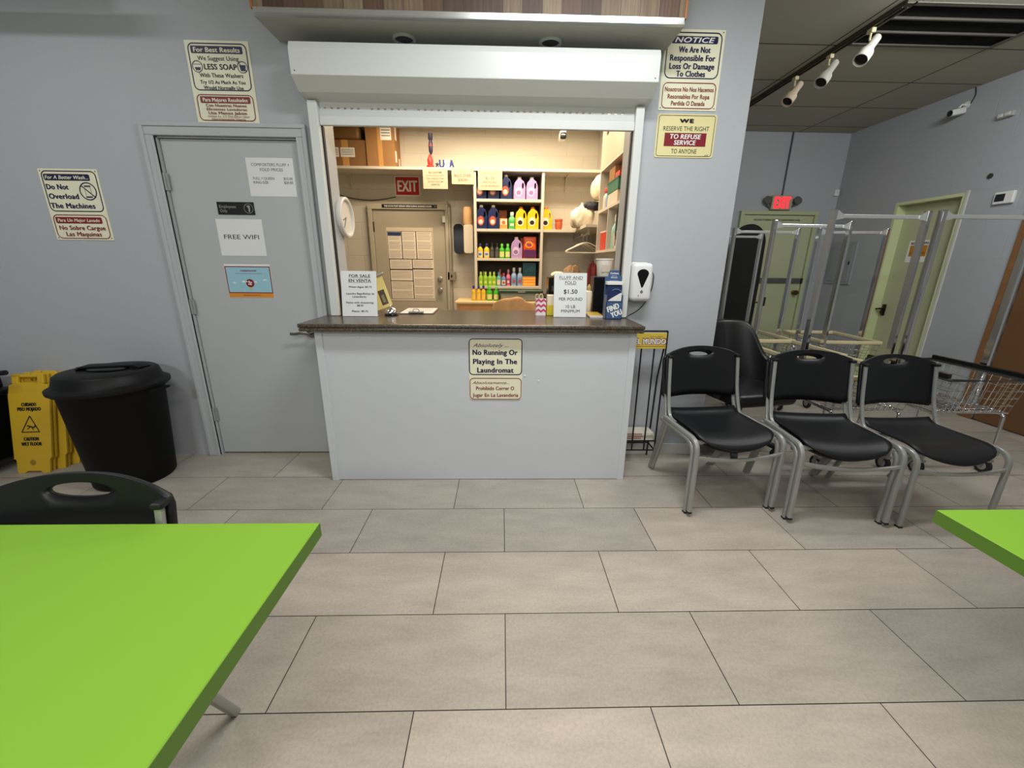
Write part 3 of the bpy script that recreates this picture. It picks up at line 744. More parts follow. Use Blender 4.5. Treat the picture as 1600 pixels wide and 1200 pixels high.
# ------------------------------------------------------------------ lime tables
def table(label, x0, x1, y0, y1, colx, coly):
    t = thing('cafe_table', label, 'table', (x0, y0, 0))
    X, Y = x1 - x0, y1 - y0
    top = MB().box(0, 0, .713, X, Y, .75, .0015, 1).build('tabletop', M_green, t)
    e = .0012
    mb = MB()
    for a in ((-e, -e, X + e, 0), (-e, Y, X + e, Y + e), (-e, 0, 0, Y), (X, 0, X + e, Y)): mb.box(a[0], a[1], .714, a[2], a[3], .7485)
    mb.build('edge_band', M_greenedge, top)
    cx_, cy_ = colx - x0, coly - y0
    MB().lathe([(.036, .05), (.036, .69)], (cx_, cy_, 0), 20).build('column', M_black, t, smooth=40)
    MB().box(cx_ - .2, cy_ - .2, .688, cx_ + .2, cy_ + .2, .713, .004).build('mounting_plate', M_black, t)
    for a in range(4):
        A = PI / 4 + a * PI / 2; ux, uy = math.cos(A), math.sin(A)
        MB().tube(fillet([(cx_ + ux * .02, cy_ + uy * .02, .08), (cx_ + ux * .10, cy_ + uy * .10, .07), (cx_ + ux * .30, cy_ + uy * .30, .012)], .04), 0, rect=(.05, .024), ref=(-uy, ux, 0)).build('foot', M_black, t, smooth=40)
    return t
table('lime green table with a black chair tucked behind it', -1.95, -.431, -.05, .844, -1.2, .02)
table('lime green table corner standing before the laundry carts and chairs', 1.116, 2.65, .0, .884, 1.9, .42)

# ------------------------------------------------------------------ rubbish bin and wet floor signs
tb = thing('trash_can', 'large round black trash can with domed lid beside the grey door', 'bin', (-2.362, 2.425, 0))
MB().lathe([(.196, 0), (.205, .012), (.212, .10), (.246, .585), (.256, .60), (.270, .604), (.272, .622), (.262, .626), (.255, .626), (.240, .59), (.20, .04), (0, .03)], seg=48).build('body', mat('bin_plastic', (4, 4, 5), .62, spec=.2), tb, smooth=40)
ld = MB().lathe([(.279, .612), (.281, .630), (.266, .637), (.250, .648), (.236, .700), (.224, .709), (.12, .712), (0, .712)], seg=48).build('lid', mat('bin_lid_plastic', (7, 7, 8), .5, spec=.3), tb, smooth=40)
MB().tube(fillet([(-.16, -.02, .708), (-.14, .0, .728), (.13, .06, .730), (.17, .06, .712)], .02), 0, rect=(.085, .012), ref=(-.2, .98, 0)).build('lid_handle', mat('bin_lid_plastic', (7, 7, 8), .5, spec=.3), ld, smooth=40)
mb = MB(); mb.lathe([(.10, .710), (.115, .718), (.10, .724)], seg=28, sx=1.0, sy=.62); mb.build('lid_recess', M_blackgloss, ld, smooth=40)
for s in (-1, 1):
    MB().tube(fillet([(s * .258, -.055, .585), (s * .292, -.05, .595), (s * .292, .05, .595), (s * .258, .055, .585)], .02), 0, rect=(.014, .03), ref=(0, 0, 1)).build('side_handle', mat('bin_plastic', (4, 4, 5), .62, spec=.2), tb, smooth=40)

M_yel = mat('caution_yellow', (206, 168, 34), .5, vary=.06, vscale=12)
def wet_sign(label, loc, rz, printed):
    w = thing('wet_floor_sign', label, 'wet floor sign', loc, group='folded wet floor signs', rot=(R5(-13.5), 0, rz))
    for k, (y, nm) in enumerate(((0, 'front_panel'), (.026, 'rear_panel'))):
        o = [(-.088, 0), (-.05, 0), (-.04, .012), (.04, .012), (.05, 0), (.108, 0), (.108, .085), (.118, .10), (.122, .50), (.112, .575), (.07, .592), (-.07, .592), (-.112, .575), (-.122, .50), (-.104, .10), (-.096, .085), (-.096, 0)]
        o = [(-.096, 0), (-.05, 0), (-.04, .012), (.04, .012), (.05, 0), (.096, 0), (.100, .085), (.112, .10), (.122, .50), (.112, .575), (.07, .592), (-.07, .592), (-.112, .575), (-.122, .50), (-.112, .10), (-.100, .085)]
        p = MB().plate(o, y, y + .018).build(nm, M_yel, w, bevel=.004)
        for s in (-1, 1): MB().box(s * .075 - .02, y, .585, s * .075 + .02, y + .02, .648, .006).build('hinge_lug', M_yel, p)
        if k == 0:
            MB().plate(rrect(-.11, .095, .11, .105, .004), -.0015, 0).build('moulded_ridge', M_yel, p)
            MB().lathe([(.018, .0), (.014, .004), (0, .004)], seg=16, M=Matrix.Translation((0, 0, .07)) @ Matrix.Rotation(PI / 2, 4, 'X')).build('moulded_boss', mat('worn_yellow', (150, 118, 30), .6), p)
    MB().tube([(-.06, .022, .633), (.06, .022, .633)], .011, 12).build('carry_bar', M_yel, w, smooth=40)
    if printed:
        face(w, .24, .60, [T('CUIDADO', .12, .150, .085, .022, 'ink', bold=.03), T('PISO MOJADO', .12, .180, .135, .022, 'ink', bold=.03), T('CAUTION', .12, .375, .085, .022, 'ink', bold=.03), T('WET FLOOR', .12, .408, .118, .022, 'ink', bold=.03),
            ('bar', .12, .225, .172, .330, .006, 'ink'), ('bar', .12, .225, .068, .330, .006, 'ink'), ('bar', .066, .330, .174, .330, .006, 'ink'), ('bar', .10, .288, .145, .302, .008, 'ink'), ('bar', .125, .296, .138, .316, .005, 'ink'), ('bar', .12, .296, .102, .312, .005, 'ink'), ('disc', .148, .292, .006, .006, 'ink')])
    return w
wet_sign('frontmost yellow folded wet floor sign with bilingual print, beside the black bin', (-3.052, 2.462, 0), R5(4), True)
wet_sign('yellow wet floor sign in the middle of the folded group by the bin', (-3.012, 2.514, 0), R5(9), False)
wet_sign('rearmost yellow folded wet floor sign, closest to the wall by the bin', (-2.985, 2.574, 0), R5(14), False)
bk = thing('mop_bucket', 'black plastic mop bucket with wringer on the far side of the yellow wet floor signs', 'bucket', (-3.42, 2.50, 0))
MB().box(-.17, -.16, .06, .17, .15, .50, .03, 3).build('tub', M_blackgloss, bk, smooth=40)
MB().box(-.19, -.18, .49, .19, .17, .53, .012, 3).build('tub_rim', M_black, bk, smooth=40)
mb = MB().box(-.13, -.03, .53, .15, .15, .62, .015, 3); mb.tube([(.12, .03, .60), (.28, .03, .655), (.33, .03, .66)], .016, 10); mb.build('wringer', M_black, bk, smooth=40)
for sx in (-1, 1):
    for sy_ in (-1, 1): MB().cyl((sx * .13 - .012, sy_ * .11, .03), (sx * .13 + .012, sy_ * .11, .03), .03, 16).box(sx * .13 - .02, sy_ * .11 - .02, .04, sx * .13 + .02, sy_ * .11 + .02, .08).build('caster', M_rubber, bk, smooth=40)

# restroom notice on the recessed green door (world -X face)
sign('door_sign', 'white and orange restroom notice on the green side door', 'sign', RX + .0985, 4.515, 1.40, .235, .225, [
    T('RESTROOMS', .118, .030, .19, .024, 'ink', bold=.02), ('fill', .022, .052, .213, .165, .001, 'gold'), T('FOR OUR', .118, .085, .10, .016, 'brown'), T('CUSTOMERS', .118, .130, .16, .018, 'brown', bold=.01), T('ONLY', .118, .193, .10, .024, 'ink', bold=.02)], base='white', rot=(0, 0, -PI / 2))
ep = thing('breaker_box', 'grey painted electrical panel on the side wall by the room corner', 'breaker box', (RX, 5.38, 1.13), rot=(0, 0, -PI / 2))
MB().box(-.20, -.02, 0, .20, 0, .52, .004).build('housing', mat('panel_paint', (150, 154, 158), .5), ep); MB().box(-.165, -.026, .035, .165, -.019, .485, .003).build('door', mat('panel_paint', (150, 154, 158), .5), ep); MB().box(.13, -.032, .24, .15, -.025, .28, .003).build('latch', M_black, ep)

# ------------------------------------------------------------------ laundry carts with hanging racks
def cart(label, x, y, col='cream'):
    """x,y = middle of the cart on the floor; basket long side along Y"""
    c = thing('laundry_cart', label, 'laundry cart', (x, y, 0), group='laundry carts with hanging racks')
    W, D, zt, zb = .255, .31, .68, .44
    wb, db = .235, .27
    mb = MB(); r = .0022
    def lerp(a, b, t): return a + (b - a) * t
    for k in range(5):
        t = k / 4; w, d2, z = lerp(wb, W, t), lerp(db, D, t), lerp(zb, zt - .03, t)
        mb.tube([(-w, -d2, z), (w, -d2, z), (w, d2, z), (-w, d2, z)], r if k else .004, 5, closed=True)
    for k in range(13):
        u = -1 + 2 * k / 12
        for s in (-1, 1):
            mb.tube([(u * wb, s * db, zb), (u * W, s * D, zt - .02)], .0016, 4)
            mb.tube([(s * wb, u * db, zb), (s * W, u * D, zt - .02)], .0016, 4)
        mb.tube([(u * wb, -db, zb), (u * wb, db, zb)], .0016, 4); mb.tube([(-wb, u * db, zb), (wb, u * db, zb)], .0016, 4)
    mb.build('basket_mesh', M_chrome, c)
    e = .012
    mb = MB()
    if col == 'cream':
        for s in (-1, 1):
            mb.box(-W - e, s * D - e, zt - .024, W + e, s * D + e, zt + .006, .006); mb.box(s * W - e, -D, zt - .024, s * W + e, D, zt + .006, .006)
        mb.build('bumper_rim', M_cream, c)
    else:
        mb.tube([(-W, -D, zt - .01), (W, -D, zt - .01), (W, D, zt - .01), (-W, D, zt - .01)], .011, 10, closed=True)
        mb.build('bumper_rim', mat('grey_tube', (92, 94, 98), .35, .6), c, smooth=40)
        for s in (-1, 1): MB().box(s * W - .015, -D + .02, zt - .004, s * W + .015, D - .01, zt + .026, .005).build('side_guard', M_blackgloss, c)
    mb = MB()
    for s in (-1, 1):
        mb.tube(fillet([(s * .235, -.262, .135), (s * .228, -.262, zb - .012), (s * .228, .262, zb - .012), (s * .235, .262, .135)], .03), .010, 10)
    for yy in (-.2, .2): mb.tube([(-.228, yy, zb - .012), (.228, yy, zb - .012)], .009, 8)
    mb.build('chassis', M_chrome, c, smooth=40)
    for sx in (-1, 1):
        for s2 in (-1, 1):
            k = MB().cyl((sx * .235, s2 * .262, .105), (sx * .235, s2 * .262, .14), .012, 12).box(sx * .235 - .020, s2 * .262 - .018, .088, sx * .235 + .020, s2 * .262 + .03, .106, .003)
            for o in (-.018, .018): k.plate([(s2 * 0 + .0, .098), (.034, .098), (.026, .045), (.012, .045)], 0, .003, M=Matrix.Translation((sx * .235 + o - .0015, s2 * .262, 0)) @ Matrix(((0, 1, 0, 0), (1, 0, 0, 0), (0, 0, 1, 0), (0, 0, 0, 1))))
            cs = k.build('caster', M_steel, c)
            MB().lathe([(.030, -.012), (.048, -.011), (.050, 0), (.048, .011), (.030, .012)], seg=24, M=Matrix.Translation((sx * .235, s2 * .262 + .019, .050)) @ Matrix.Rotation(PI / 2, 4, 'Y')).build('wheel', M_rubber, cs, smooth=40)
            MB().lathe([(.0, -.0135), (.026, -.0135), (.031, -.010), (.031, .010), (.026, .0135), (0, .0135)], seg=20, M=Matrix.Translation((sx * .235, s2 * .262 + .019, .050)) @ Matrix.Rotation(PI / 2, 4, 'Y')).build('wheel_hub', mat('hub_grey', (150, 150, 146), .4, .4), cs, smooth=40)
    for s in (-1, 1):
        MB().box(s * .305 - .011, -.022, .40, s * .305 + .011, .022, 1.69, .003).box(s * .305 - .03 if s > 0 else s * .305 - .011, -.014, .45, s * .305 + .011 if s > 0 else s * .305 + .03, .014, .48).box(min(s * .305, s * .26), -.012, .655, max(s * .305, s * .26), .012, .667).build('hanging_pole', M_chrome, c)
        MB().plate([(s * .294, 1.69), (s * .294, 1.628), (s * .245, 1.638), (s * .245, 1.66)], -.016, -.012).build('corner_gusset', M_rack, c)
    MB().box(-.296, -.011, 1.640, .296, .011, 1.664, .003).build('hanging_bar', M_rack, c)
    return c
cart_D = cart('laundry cart with chrome rack between the doubled middle chairs and the dark framed cart', 2.405, 2.735)
cart('laundry cart with dark rim and chrome rack next to the brown door', 3.060, 2.685, 'dark')
dup(cart_D, (2.455, 3.395, 0), 0, 'second chrome rack laundry cart of the row ending at the doubled chairs')
dup(cart_D, (2.495, 4.04, 0), 0, 'third chrome rack laundry cart of the row, before the exit door')
dup(cart_D, (3.270, 3.97, 0), R5(-4), 'chrome rack laundry cart standing before the green side door, cream rim')
dup(cart_D, (2.555, 4.71, 0), 0, 'last chrome rack laundry cart of the row, nearest the exit door and mostly hidden')

# ------------------------------------------------------------------ black swivel armchair by the partition corner
oc = thing('office_chair', 'black upholstered swivel armchair with wraparound back behind the stacking chairs', 'chair', (1.795, 2.88, 0), R5(10))
M_leather = mat('black_vinyl', (20, 20, 21), .38, bump=.1, bscale=60)
def shell(u, v):
    a = (u - .5) * 2
    th = a * 1.75
    x = .30 * math.sin(th) * (1.0 if abs(th) < 1.5708 else 1.0); y = .25 * math.cos(th) + (0 if abs(th) < 1.5708 else 0)
    if abs(th) > 1.5708: y = -(abs(th) - 1.5708) * .9; x = .30 * (1 if a > 0 else -1)
    zt = .655 + .285 / (1 + math.exp((abs(th) - .95) / .10))
    z = .44 + (zt - .44) * v
    lean = .10 * max(0, (z - .55)) * 2.0 * max(0, math.cos(th))
    return (x * (1 - .04 * v), y + lean, z)
MB().grid(shell, 40, 12).build('backrest', M_leather, oc, smooth=True, solid=.05, sub=1)
MB().box(-.25, -.27, .40, .25, .21, .50, .045, 4).build('seat', M_leather, oc, smooth=True)
MB().lathe([(.03, .10), (.03, .40), (.09, .41), (.09, .42)], seg=18).build('gas_column', M_black, oc, smooth=40)
for k in range(5):
    a = PI / 2 + k * 2 * PI / 5; ux, uy = math.cos(a), math.sin(a)
    lg = MB().tube([(0, 0, .125), (ux * .15, uy * .15, .11), (ux * .29, uy * .29, .075)], 0, rect=(.045, .03), ref=(-uy, ux, 0)).build('leg', M_black, oc, smooth=40)
    MB().cyl((ux * .29 - uy * .02, uy * .29 + ux * .02, .03), (ux * .29 + uy * .02, uy * .29 - ux * .02, .03), .03, 18).cyl((ux * .29, uy * .29, .03), (ux * .29, uy * .29, .075), .008, 8).build('caster', M_rubber, lg, smooth=40)
MB().tube(fillet([(.0, .0, .33), (.16, -.02, .33), (.24, -.03, .335)], .02), .007, 8).build('tilt_lever', M_black, oc, smooth=40)

# ------------------------------------------------------------------ black board leaning beside the exit door
bo = thing('ironing_board', 'tall black round-topped ironing board standing on end by the exit door', 'ironing board', (2.985, 5.16, 0))
o = [(-.20, .03), (.20, .03)] + [(.205, .6), (.21, 1.2), (.205, 1.5)] + [(.205 * math.cos(math.radians(a)), 1.60 + .225 * math.sin(math.radians(a))) for a in range(5, 176, 10)] + [(-.205, 1.5), (-.21, 1.2), (-.205, .6)]
MB().plate(o, -.02, .02).build('padded_top', mat('black_cover', (10, 10, 11), .8), bo, bevel=.010)
mb = MB(); mb.tube(fillet([(.10, .05, .0), (.12, .05, .9), (.25, .02, .90), (.30, .0, .90)], .03), .010, 8); mb.tube([(-.12, .05, 0), (-.1, .05, 1.3)], .010, 8); mb.tube([(-.14, .05, .012), (.14, .05, .012)], .011, 8)
mb.box(-.14, .018, .45, .14, .06, .47); mb.build('folding_legs', M_black, bo, smooth=40)
MB().box(.30, -.02, .86, .335, .03, .97, .008).build('foot_pad', M_rubber, bo)

# ------------------------------------------------------------------ things on the far walls and ceiling
ex = thing('exit_sign_light', 'lit red EXIT sign with two lamp heads above the sage exit door', 'exit sign', (3.62, 5.688, 2.045))
MB().box(-.135, -.055, 0, .135, 0, .175, .012, 3).build('housing', mat('exit_beige', (172, 160, 138), .5), ex)
mb = MB(); text_bm(mb.bm, 'EXIT', 0, .0875, .20, .135, -.0565, .018); mb.build('lettering', mat('exit_red_glow', (255, 40, 52), .5, emit=1.6), ex, recalc=False)
for s in (-1, 1):
    MB().lathe([(.0, 0), (.035, .0), (.05, .03), (.052, .05), (.046, .052), (0, .045)], seg=20, M=Matrix.Translation((s * .195, -.02, .10)) @ Matrix.Rotation(R5(70), 4, 'X')).tube([(s * .13, -.02, .03), (s * .185, -.02, .06)], .012, 8).build('lamp_head', mat('lamp_head_grey', (96, 94, 88), .4), ex, smooth=40)
cd = MB().tube([(0, 0, 0), (0, 0, .728)], .009, 8).build('electrical_conduit', mat('dark_conduit', (62, 64, 66), .5, .3)); cd.location = (3.63, 5.676, 2.222); tag(cd, 'thin dark conduit running from the ceiling down to the lit sign', 'conduit')
cbx = thing('junction_box', 'small white box on the far wall at the room corner', 'wall box', (4.33, 5.6915, 2.225)); MB().box(-.03, -.04, 0, .03, 0, .075, .005).build('cover', M_white, cbx); MB().cyl((0, -.0405, .0375), (0, -.042, .0375), .004, 8).build('screw', M_steel, cbx)
SR = -PI / 2   # local -Y faces world -X
tm = thing('thermostat', 'white thermostat with dark display on the side wall', 'thermostat', (RX, 3.757, 1.885), SR)
MB().box(-.075, -.028, 0, .075, 0, .10, .008, 3).build('housing', M_white, tm); MB().box(-.062, -.0295, .022, .012, -.027, .082, .002).build('display', mat('lcd_dark', (32, 36, 40), .2), tm)
em = thing('emergency_light', 'small white twin lamp emergency unit high on the side wall', 'emergency light', (RX, 3.945, 2.60), SR)
MB().box(-.06, -.035, 0, .06, 0, .045, .006).build('housing', mat('dull_white', (170, 170, 164), .5), em)
for s in (-1, 1): MB().box(s * .028 - .02, -.045, .006, s * .028 + .02, -.034, .034, .004).build('lamp_lens', mat('lens_pale', (206, 206, 200), .2), em)
MB().lathe([(.022, 0), (.022, .008), (.016, .010), (0, .010)], seg=16, M=Matrix.Translation((RX - .001, 3.933, 2.139)) @ Matrix.Rotation(-PI / 2, 4, 'Y')).build('wall_button', mat('dark_button', (54, 54, 54), .5))
tag(bpy.data.objects['wall_button'], 'small dark round button on the side wall over the green door line', 'button')
sc_ = thing('security_camera', 'white bullet security camera high on the grey side wall', 'security camera', (RX, 4.33, 2.80), SR)
MB().tube([(0, 0, .02), (0, -.05, .02), (0, -.07, -.005)], .010, 10).cyl((0, 0, .02), (0, -.01, .02), .03, 18).build('mount', M_white, sc_, smooth=40)
cm = MB().box(-.03, -.15, -.05, .03, -.02, .004, .014, 3, M=Matrix.Rotation(R5(12), 4, 'X')).build('housing', M_white, sc_, smooth=40)
MB().lathe([(.026, 0), (.026, .004), (0, .004)], seg=18, M=Matrix.Rotation(R5(12), 4, 'X') @ Matrix.Translation((0, -.150, -.023)) @ Matrix.Rotation(PI / 2, 4, 'X')).build('lens', M_blackgloss, sc_)
wr = MB().tube(fillet([(RX - .002, 4.30, 2.82), (RX - .004, 4.27, 2.88), (RX - .004, 4.29, 2.948)], .03), .004, 6).build('camera_wire', M_black, None); tag(wr, 'short wire looping from the side wall camera up to the ceiling', 'wire')

vt = thing('return_air_grille', 'black return air grille with grey bars set in the ceiling', 'vent', ((VX0 + VX1) / 2, (VY0 + VY1) / 2, CZ))
hx, hy = (VX1 - VX0) / 2, (VY1 - VY0) / 2
mb = MB().box(-hx, -hy, .12, hx, hy, .13)
for a in ((-hx, -hy, -hx + .006, hy), (hx - .006, -hy, hx, hy), (-hx, -hy, hx, -hy + .006), (-hx, hy - .006, hx, hy)): mb.box(a[0], a[1], .0, a[2], a[3], .125)
mb.build('duct_box', mat('duct_black', (14, 14, 13), .8), vt)
mb = MB()
for a in ((-hx - .02, -hy - .02, -hx + .012, hy + .02), (hx - .012, -hy - .02, hx + .02, hy + .02), (-hx, -hy - .02, hx, -hy + .012), (-hx, hy - .012, hx, hy + .02)): mb.box(a[0], a[1], -.006, a[2], a[3], .001)
mb.build('grille_frame', mat('grille_grey', (92, 89, 80), .5), vt)
for yy in (-.085, .085): MB().box(-hx, yy - .008, -.004, hx, yy + .008, .01).build('cross_bar', mat('grille_grey', (92, 89, 80), .5), vt)
mb = MB()
for k in range(34):
    yy = -hy + .02 + k * (2 * hy - .04) / 33
    mb.box(-hx + .006, yy - .0012, .008, hx - .006, yy + .0012, .03)
mb.build('grille_slats', mat('grille_black', (20, 20, 18), .6), vt)

tk = thing('lighting_track', 'dark ceiling lighting track ending beside the air grille', 'lighting track', (2.545, 3.95, CZ))
MB().box(-.028, -.87, -.020, .028, 1.05, -.0005, .002).box(-.020, -.86, -.030, -.012, 1.04, -.018).box(.012, -.86, -.030, .020, 1.04, -.018).build('rail', mat('track_dark', (74, 70, 58), .45, .4), tk)
MB().box(-.024, -.90, -.026, .024, -.85, -.0005, .003).build('end_feed', mat('track_dark', (74, 70, 58), .45, .4), tk)
def spot(label, y, col):
    s_ = thing('track_spotlight', label, 'track light', (2.545, y, CZ - .0235), group='spotlights on the ceiling track')
    m = mat('spot_' + col, dict(w=(226, 222, 212), c=(206, 204, 192), p=(232, 212, 186))[col], .4)
    MB().box(-.016, -.024, -.034, .016, .024, -.005, .005).tube([(.0, 0, -.03), (.0, 0, -.07), (.02, -.005, -.095)], .007, 8).build('track_adapter', mat('adapter_ivory', (206, 196, 158), .4), s_)
    # lamp body points down and towards the partition
    dv = Vector((-.60, -.26, -.76)).normalized()
    A = Matrix.Translation(Vector((.062, .012, -.045)) + dv * .055) @ dv.to_track_quat('Z', 'Y').to_matrix().to_4x4()
    MB().lathe([(0, -.055), (.022, -.052), (.027, -.044), (.027, .04), (.034, .07), (.043, .085), (.046, .10), (.046, .165), (.042, .165), (.040, .12), (0, .11)], seg=28, M=A).build('lamp_shade', m, s_, smooth=40)
    MB().lathe([(.0395, .150), (.03, .146), (0, .144)], seg=28, M=A).build('lamp_face', M_blackgloss, s_)
    return s_
spot('white track spotlight nearest the air grille, dark mouth showing', 3.33, 'w')
spot('middle white track spotlight on the ceiling track', 3.70, 'c')
spot('pinkish white track spotlight at the far end of the row', 4.09, 'p')

# ================================================================== inside the office
BK = 5.69
ls = thing('wall_shelf', 'long pale shelf board running along the office back wall above the door', 'shelf', (0, 0, 0))
MB().box(-2.2, 5.36, 2.395, 1.2, BK, 2.425, .002).build('shelf_board', M_shelf, ls)
for x in (-1.9, -.95, .8): MB().box(x, 5.44, 2.375, x + .02, BK, 2.395).box(x, 5.67, 2.22, x + .02, BK, 2.395).build('bracket', M_shelf, ls)

def carton(label, x0, y0, z0, x1, y1, z1, rgbm=None, tape=True, labels=()):
    c = thing('cardboard_box', label, 'box', ((x0 + x1) / 2, (y0 + y1) / 2, z0), group='cardboard boxes on the shelf')
    w, d_, h = x1 - x0, y1 - y0, z1 - z0
    MB().box(-w / 2, -d_ / 2, 0, w / 2, d_ / 2, h, .003).build('carton', rgbm or M_card, c)
    if tape: MB().box(-w * .08, -d_ / 2 - .0006, .0, w * .08, -d_ / 2 - .0001, h).build('tape_strip', mat('parcel_tape', (196, 146, 84), .35), c)
    for (u0, v0, u1, v1) in labels:
        MB().box(-w / 2 + u0, -d_ / 2 - .0014, h - v1, -w / 2 + u1, -d_ / 2 - .0007, h - v0).build('shipping_label', M_paper, c)
        mb = MB()
        for k in range(4): mb.box(-w / 2 + u0 + .012, -d_ / 2 - .0019, h - v0 - (v1 - v0) * (.25 + .17 * k), -w / 2 + u1 - .012, -d_ / 2 - .0014, h - v0 - (v1 - v0) * (.20 + .17 * k))
        mb.build('printed_text', pm('dim'), c)
    return c
b_ = carton('tall cardboard box with shipping label at the end of the high shelf', -1.59, 5.385, 2.4255, -1.262, 5.685, 2.925, labels=((.175, .05, .30, .22),))
for (y0, z0, y1, z1) in ((-.10, .30, -.02, .44), (-.12, .06, -.05, .18), (.04, .02, .10, .13)): MB().box(.1642, y0, z0, .1648, y1, z1).build('side_label', M_paper, b_)
carton('wide low cardboard box with white labels, next to the tall box', -2.08, 5.40, 2.4255, -1.60, 5.68, 2.705, mat('cardboard_dark', (132, 94, 56), .8, vary=.05, vscale=20), labels=((.09, .08, .165, .18), (.185, .08, .35, .18)))
bg = thing('padded_parcel', 'brown padded parcel lying on top of the wide cardboard box', 'parcel', (-1.86, 5.54, 2.7055))
MB().box(-.20, -.13, 0, .20, .13, .17, .05, 4).build('wrapping', mat('kraft_wrap', (122, 88, 46), .5), bg, smooth=True)

fg = thing('patriotic_ornament', 'thin red and navy ornament standing on the high shelf', 'ornament', (-.852, 5.40, 2.4255))
MB().lathe([(.045, 0), (.045, .02), (.030, .03), (.036, .08), (.020, .12), (.012, .14)], seg=16).build('red_base', mat('ornament_red', (190, 40, 34), .5), fg, smooth=40)
MB().lathe([(.010, .14), (.022, .17), (.026, .24), (.018, .29), (.026, .30), (.026, .36), (0, .365)], (.012, 0, 0), 16).build('navy_figure', mat('ornament_navy', (34, 32, 60), .5), fg, smooth=40)
for q, col in enumerate(('white', 'red')):
    MB().lathe([(.0285 - q * .004, .06 + .16 * q), (.030 - q * .004, .075 + .16 * q), (.0285 - q * .004, .09 + .16 * q)], (0.006 * q * 2, 0, 0), 16).build('ribbon', pm(col), fg)
for s, x, col, lab in (('U', -.755, 'blue', 'blue letter U standing on the high shelf'), ('S', -.690, 'white', 'white letter S standing between the blue letters on the high shelf'), ('A', -.632, 'blue', 'blue letter A standing on the high shelf')):
    t_ = thing('letter_ornament', lab, 'letter', (x * .947, 5.375, 2.4255), group='ornamental letters on the shelf')
    mb = MB(); text_bm(mb.bm, s, 0, .042, .055, .080, 0, .02)
    o = mb.build('letter_block', pm(col), t_); k = o.modifiers.new('depth', 'SOLIDIFY'); k.thickness = .012
st_ = thing('star_ornament', 'small navy star standing beside the blue letter U', 'ornament', (-.768, 5.375, 2.4255))
MB().plate([(.030 * (1 if i % 2 == 0 else .42) * math.sin(i * PI / 5), .032 + .030 * (1 if i % 2 == 0 else .42) * math.cos(i * PI / 5)) for i in range(10)], 0, .010).build('star_block', pm('navy'), st_)
MB().box(-.02, -.006, 0, .02, .016, .007).build('stand_foot', pm('navy'), st_)

# hanging notices on the shelf edge
HS = 5.3585
def hang(label, x0, x1, z0, z1, els, base='cream'):
    return sign('shelf_notice', label, 'paper notice', (x0 + x1) / 2, HS, z0, x1 - x0, z1 - z0, els, base=base, th=.0014, rad=.004, base_mat=mat('sheet_warm_' + base, (188, 176, 150), .5))
hang('cream notice about clothes left too long, hanging from the shelf edge', -.94, -.648, 2.190, 2.412, [T('ALL CLOTHES', .146, .045, .16, .018, 'ink', bold=.01), T('FLUFF & FOLD LEFT', .146, .078, .21, .018, 'dim'), T('FOR LONGER THAN', .146, .110, .21, .018, 'dim'), T('30 DAYS WILL BE', .146, .143, .18, .018, 'dim'), T('DONATED', .146, .175, .10, .018, 'dim')])
hang('cream notice refusing large bills, in red letters, hanging from the shelf edge', -.600, -.338, 2.245, 2.424, [T('-NO-', .131, .035, .07, .024, 'orange'), T('BILLS OVER', .131, .085, .20, .030, 'maroon'), T('$20.00', .131, .132, .11, .026, 'maroon'), ('disc', .02, .02, .004, .004, 'dim'), ('disc', .242, .02, .004, .004, 'dim')])
hang('cream fluff and fold price notice taped over the navy jugs', -.288, .0, 2.185, 2.420, [T('FLUFF AND FOLD', .144, .055, .22, .020, 'orange'), T('$1.50', .144, .105, .11, .028, 'dim'), T('PER POUND', .144, .150, .16, .020, 'dim'), T('10 LB MINIMUM', .144, .190, .21, .020, 'dim')])
sign('exit_sign', 'red and white EXIT plate on the block wall above the office back door', 'sign', -1.199, BK - .0035, 2.152, .315, .232, [('fill', .012, .012, .303, .218, .002, 'red'), T('EXIT', .158, .115, .24, .125, 'white', bold=.014)], base='white')
sign('door_strip', 'narrow dark strip sign above the office back door', 'sign', -1.178, 5.638, 2.006, .70, .044, [T('THIS DOOR MUST REMAIN OPEN DURING BUSINESS HOURS', .33, .022, .60, .022, 'pale', bold=.01), ('fill', .66, .010, .69, .034, .001, 'dim')], base='black')
nb = thing('notice_board', 'beige poster of white labour notices fixed to the office back door', 'poster', (-1.20, 5.657, .845))
MB().box(-.30, 0, 0, .30, .003, .93, .001).build('backing', mat('poster_beige', (214, 198, 176), .7), nb)
MB().box(-.290, -.0001, .025, .288, .0001 - .0002, .885).build('dark_mount', mat('poster_dark', (62, 50, 46), .6), nb)
for (u0, v0, u1, v1) in ((.015, .05, .19, .385), (.20, .05, .375, .385), (.385, .05, .585, .385), (.02, .395, .31, .515), (.32, .395, .59, .505), (.02, .53, .31, .665), (.02, .675, .31, .90), (.32, .52, .59, .90)):
    s_ = MB().box(-.30 + u0, -.0012, .93 - v1, -.30 + u1, -.0002, .93 - v0).build('notice_sheet', mat('notice_paper', (232, 220, 204), .6), nb)
    mb = MB(); n_ = int((v1 - v0) / .018)
    for k in range(1, n_):
        if k % 6 == 0: continue
        z = .93 - v0 - (v1 - v0) * k / n_; e_ = .012 + .02 * ((k * 7) % 3) / 3
        mb.box(-.30 + u0 + .012, -.0018, z - .0022, -.30 + u1 - e_, -.0012, z + .0022)
    mb.build('printed_text', mat('print_faded', (132, 118, 104), .6), s_)
MB().box(-.30 + .018, -.0022, .93 - .10, -.30 + .188, -.0013, .93 - .055).build('dark_heading', pm('lightblue'), nb)
td = thing('paper_towel_dispenser', 'black and white paper towel dispenser on the wall beside the shelf unit', 'dispenser', (-.487, BK + .001, 1.455))
MB().plate(rrect(-.125, 0, .0, .36, .05), -.20, 0).build('housing', M_blackgloss, td, bevel=.02)
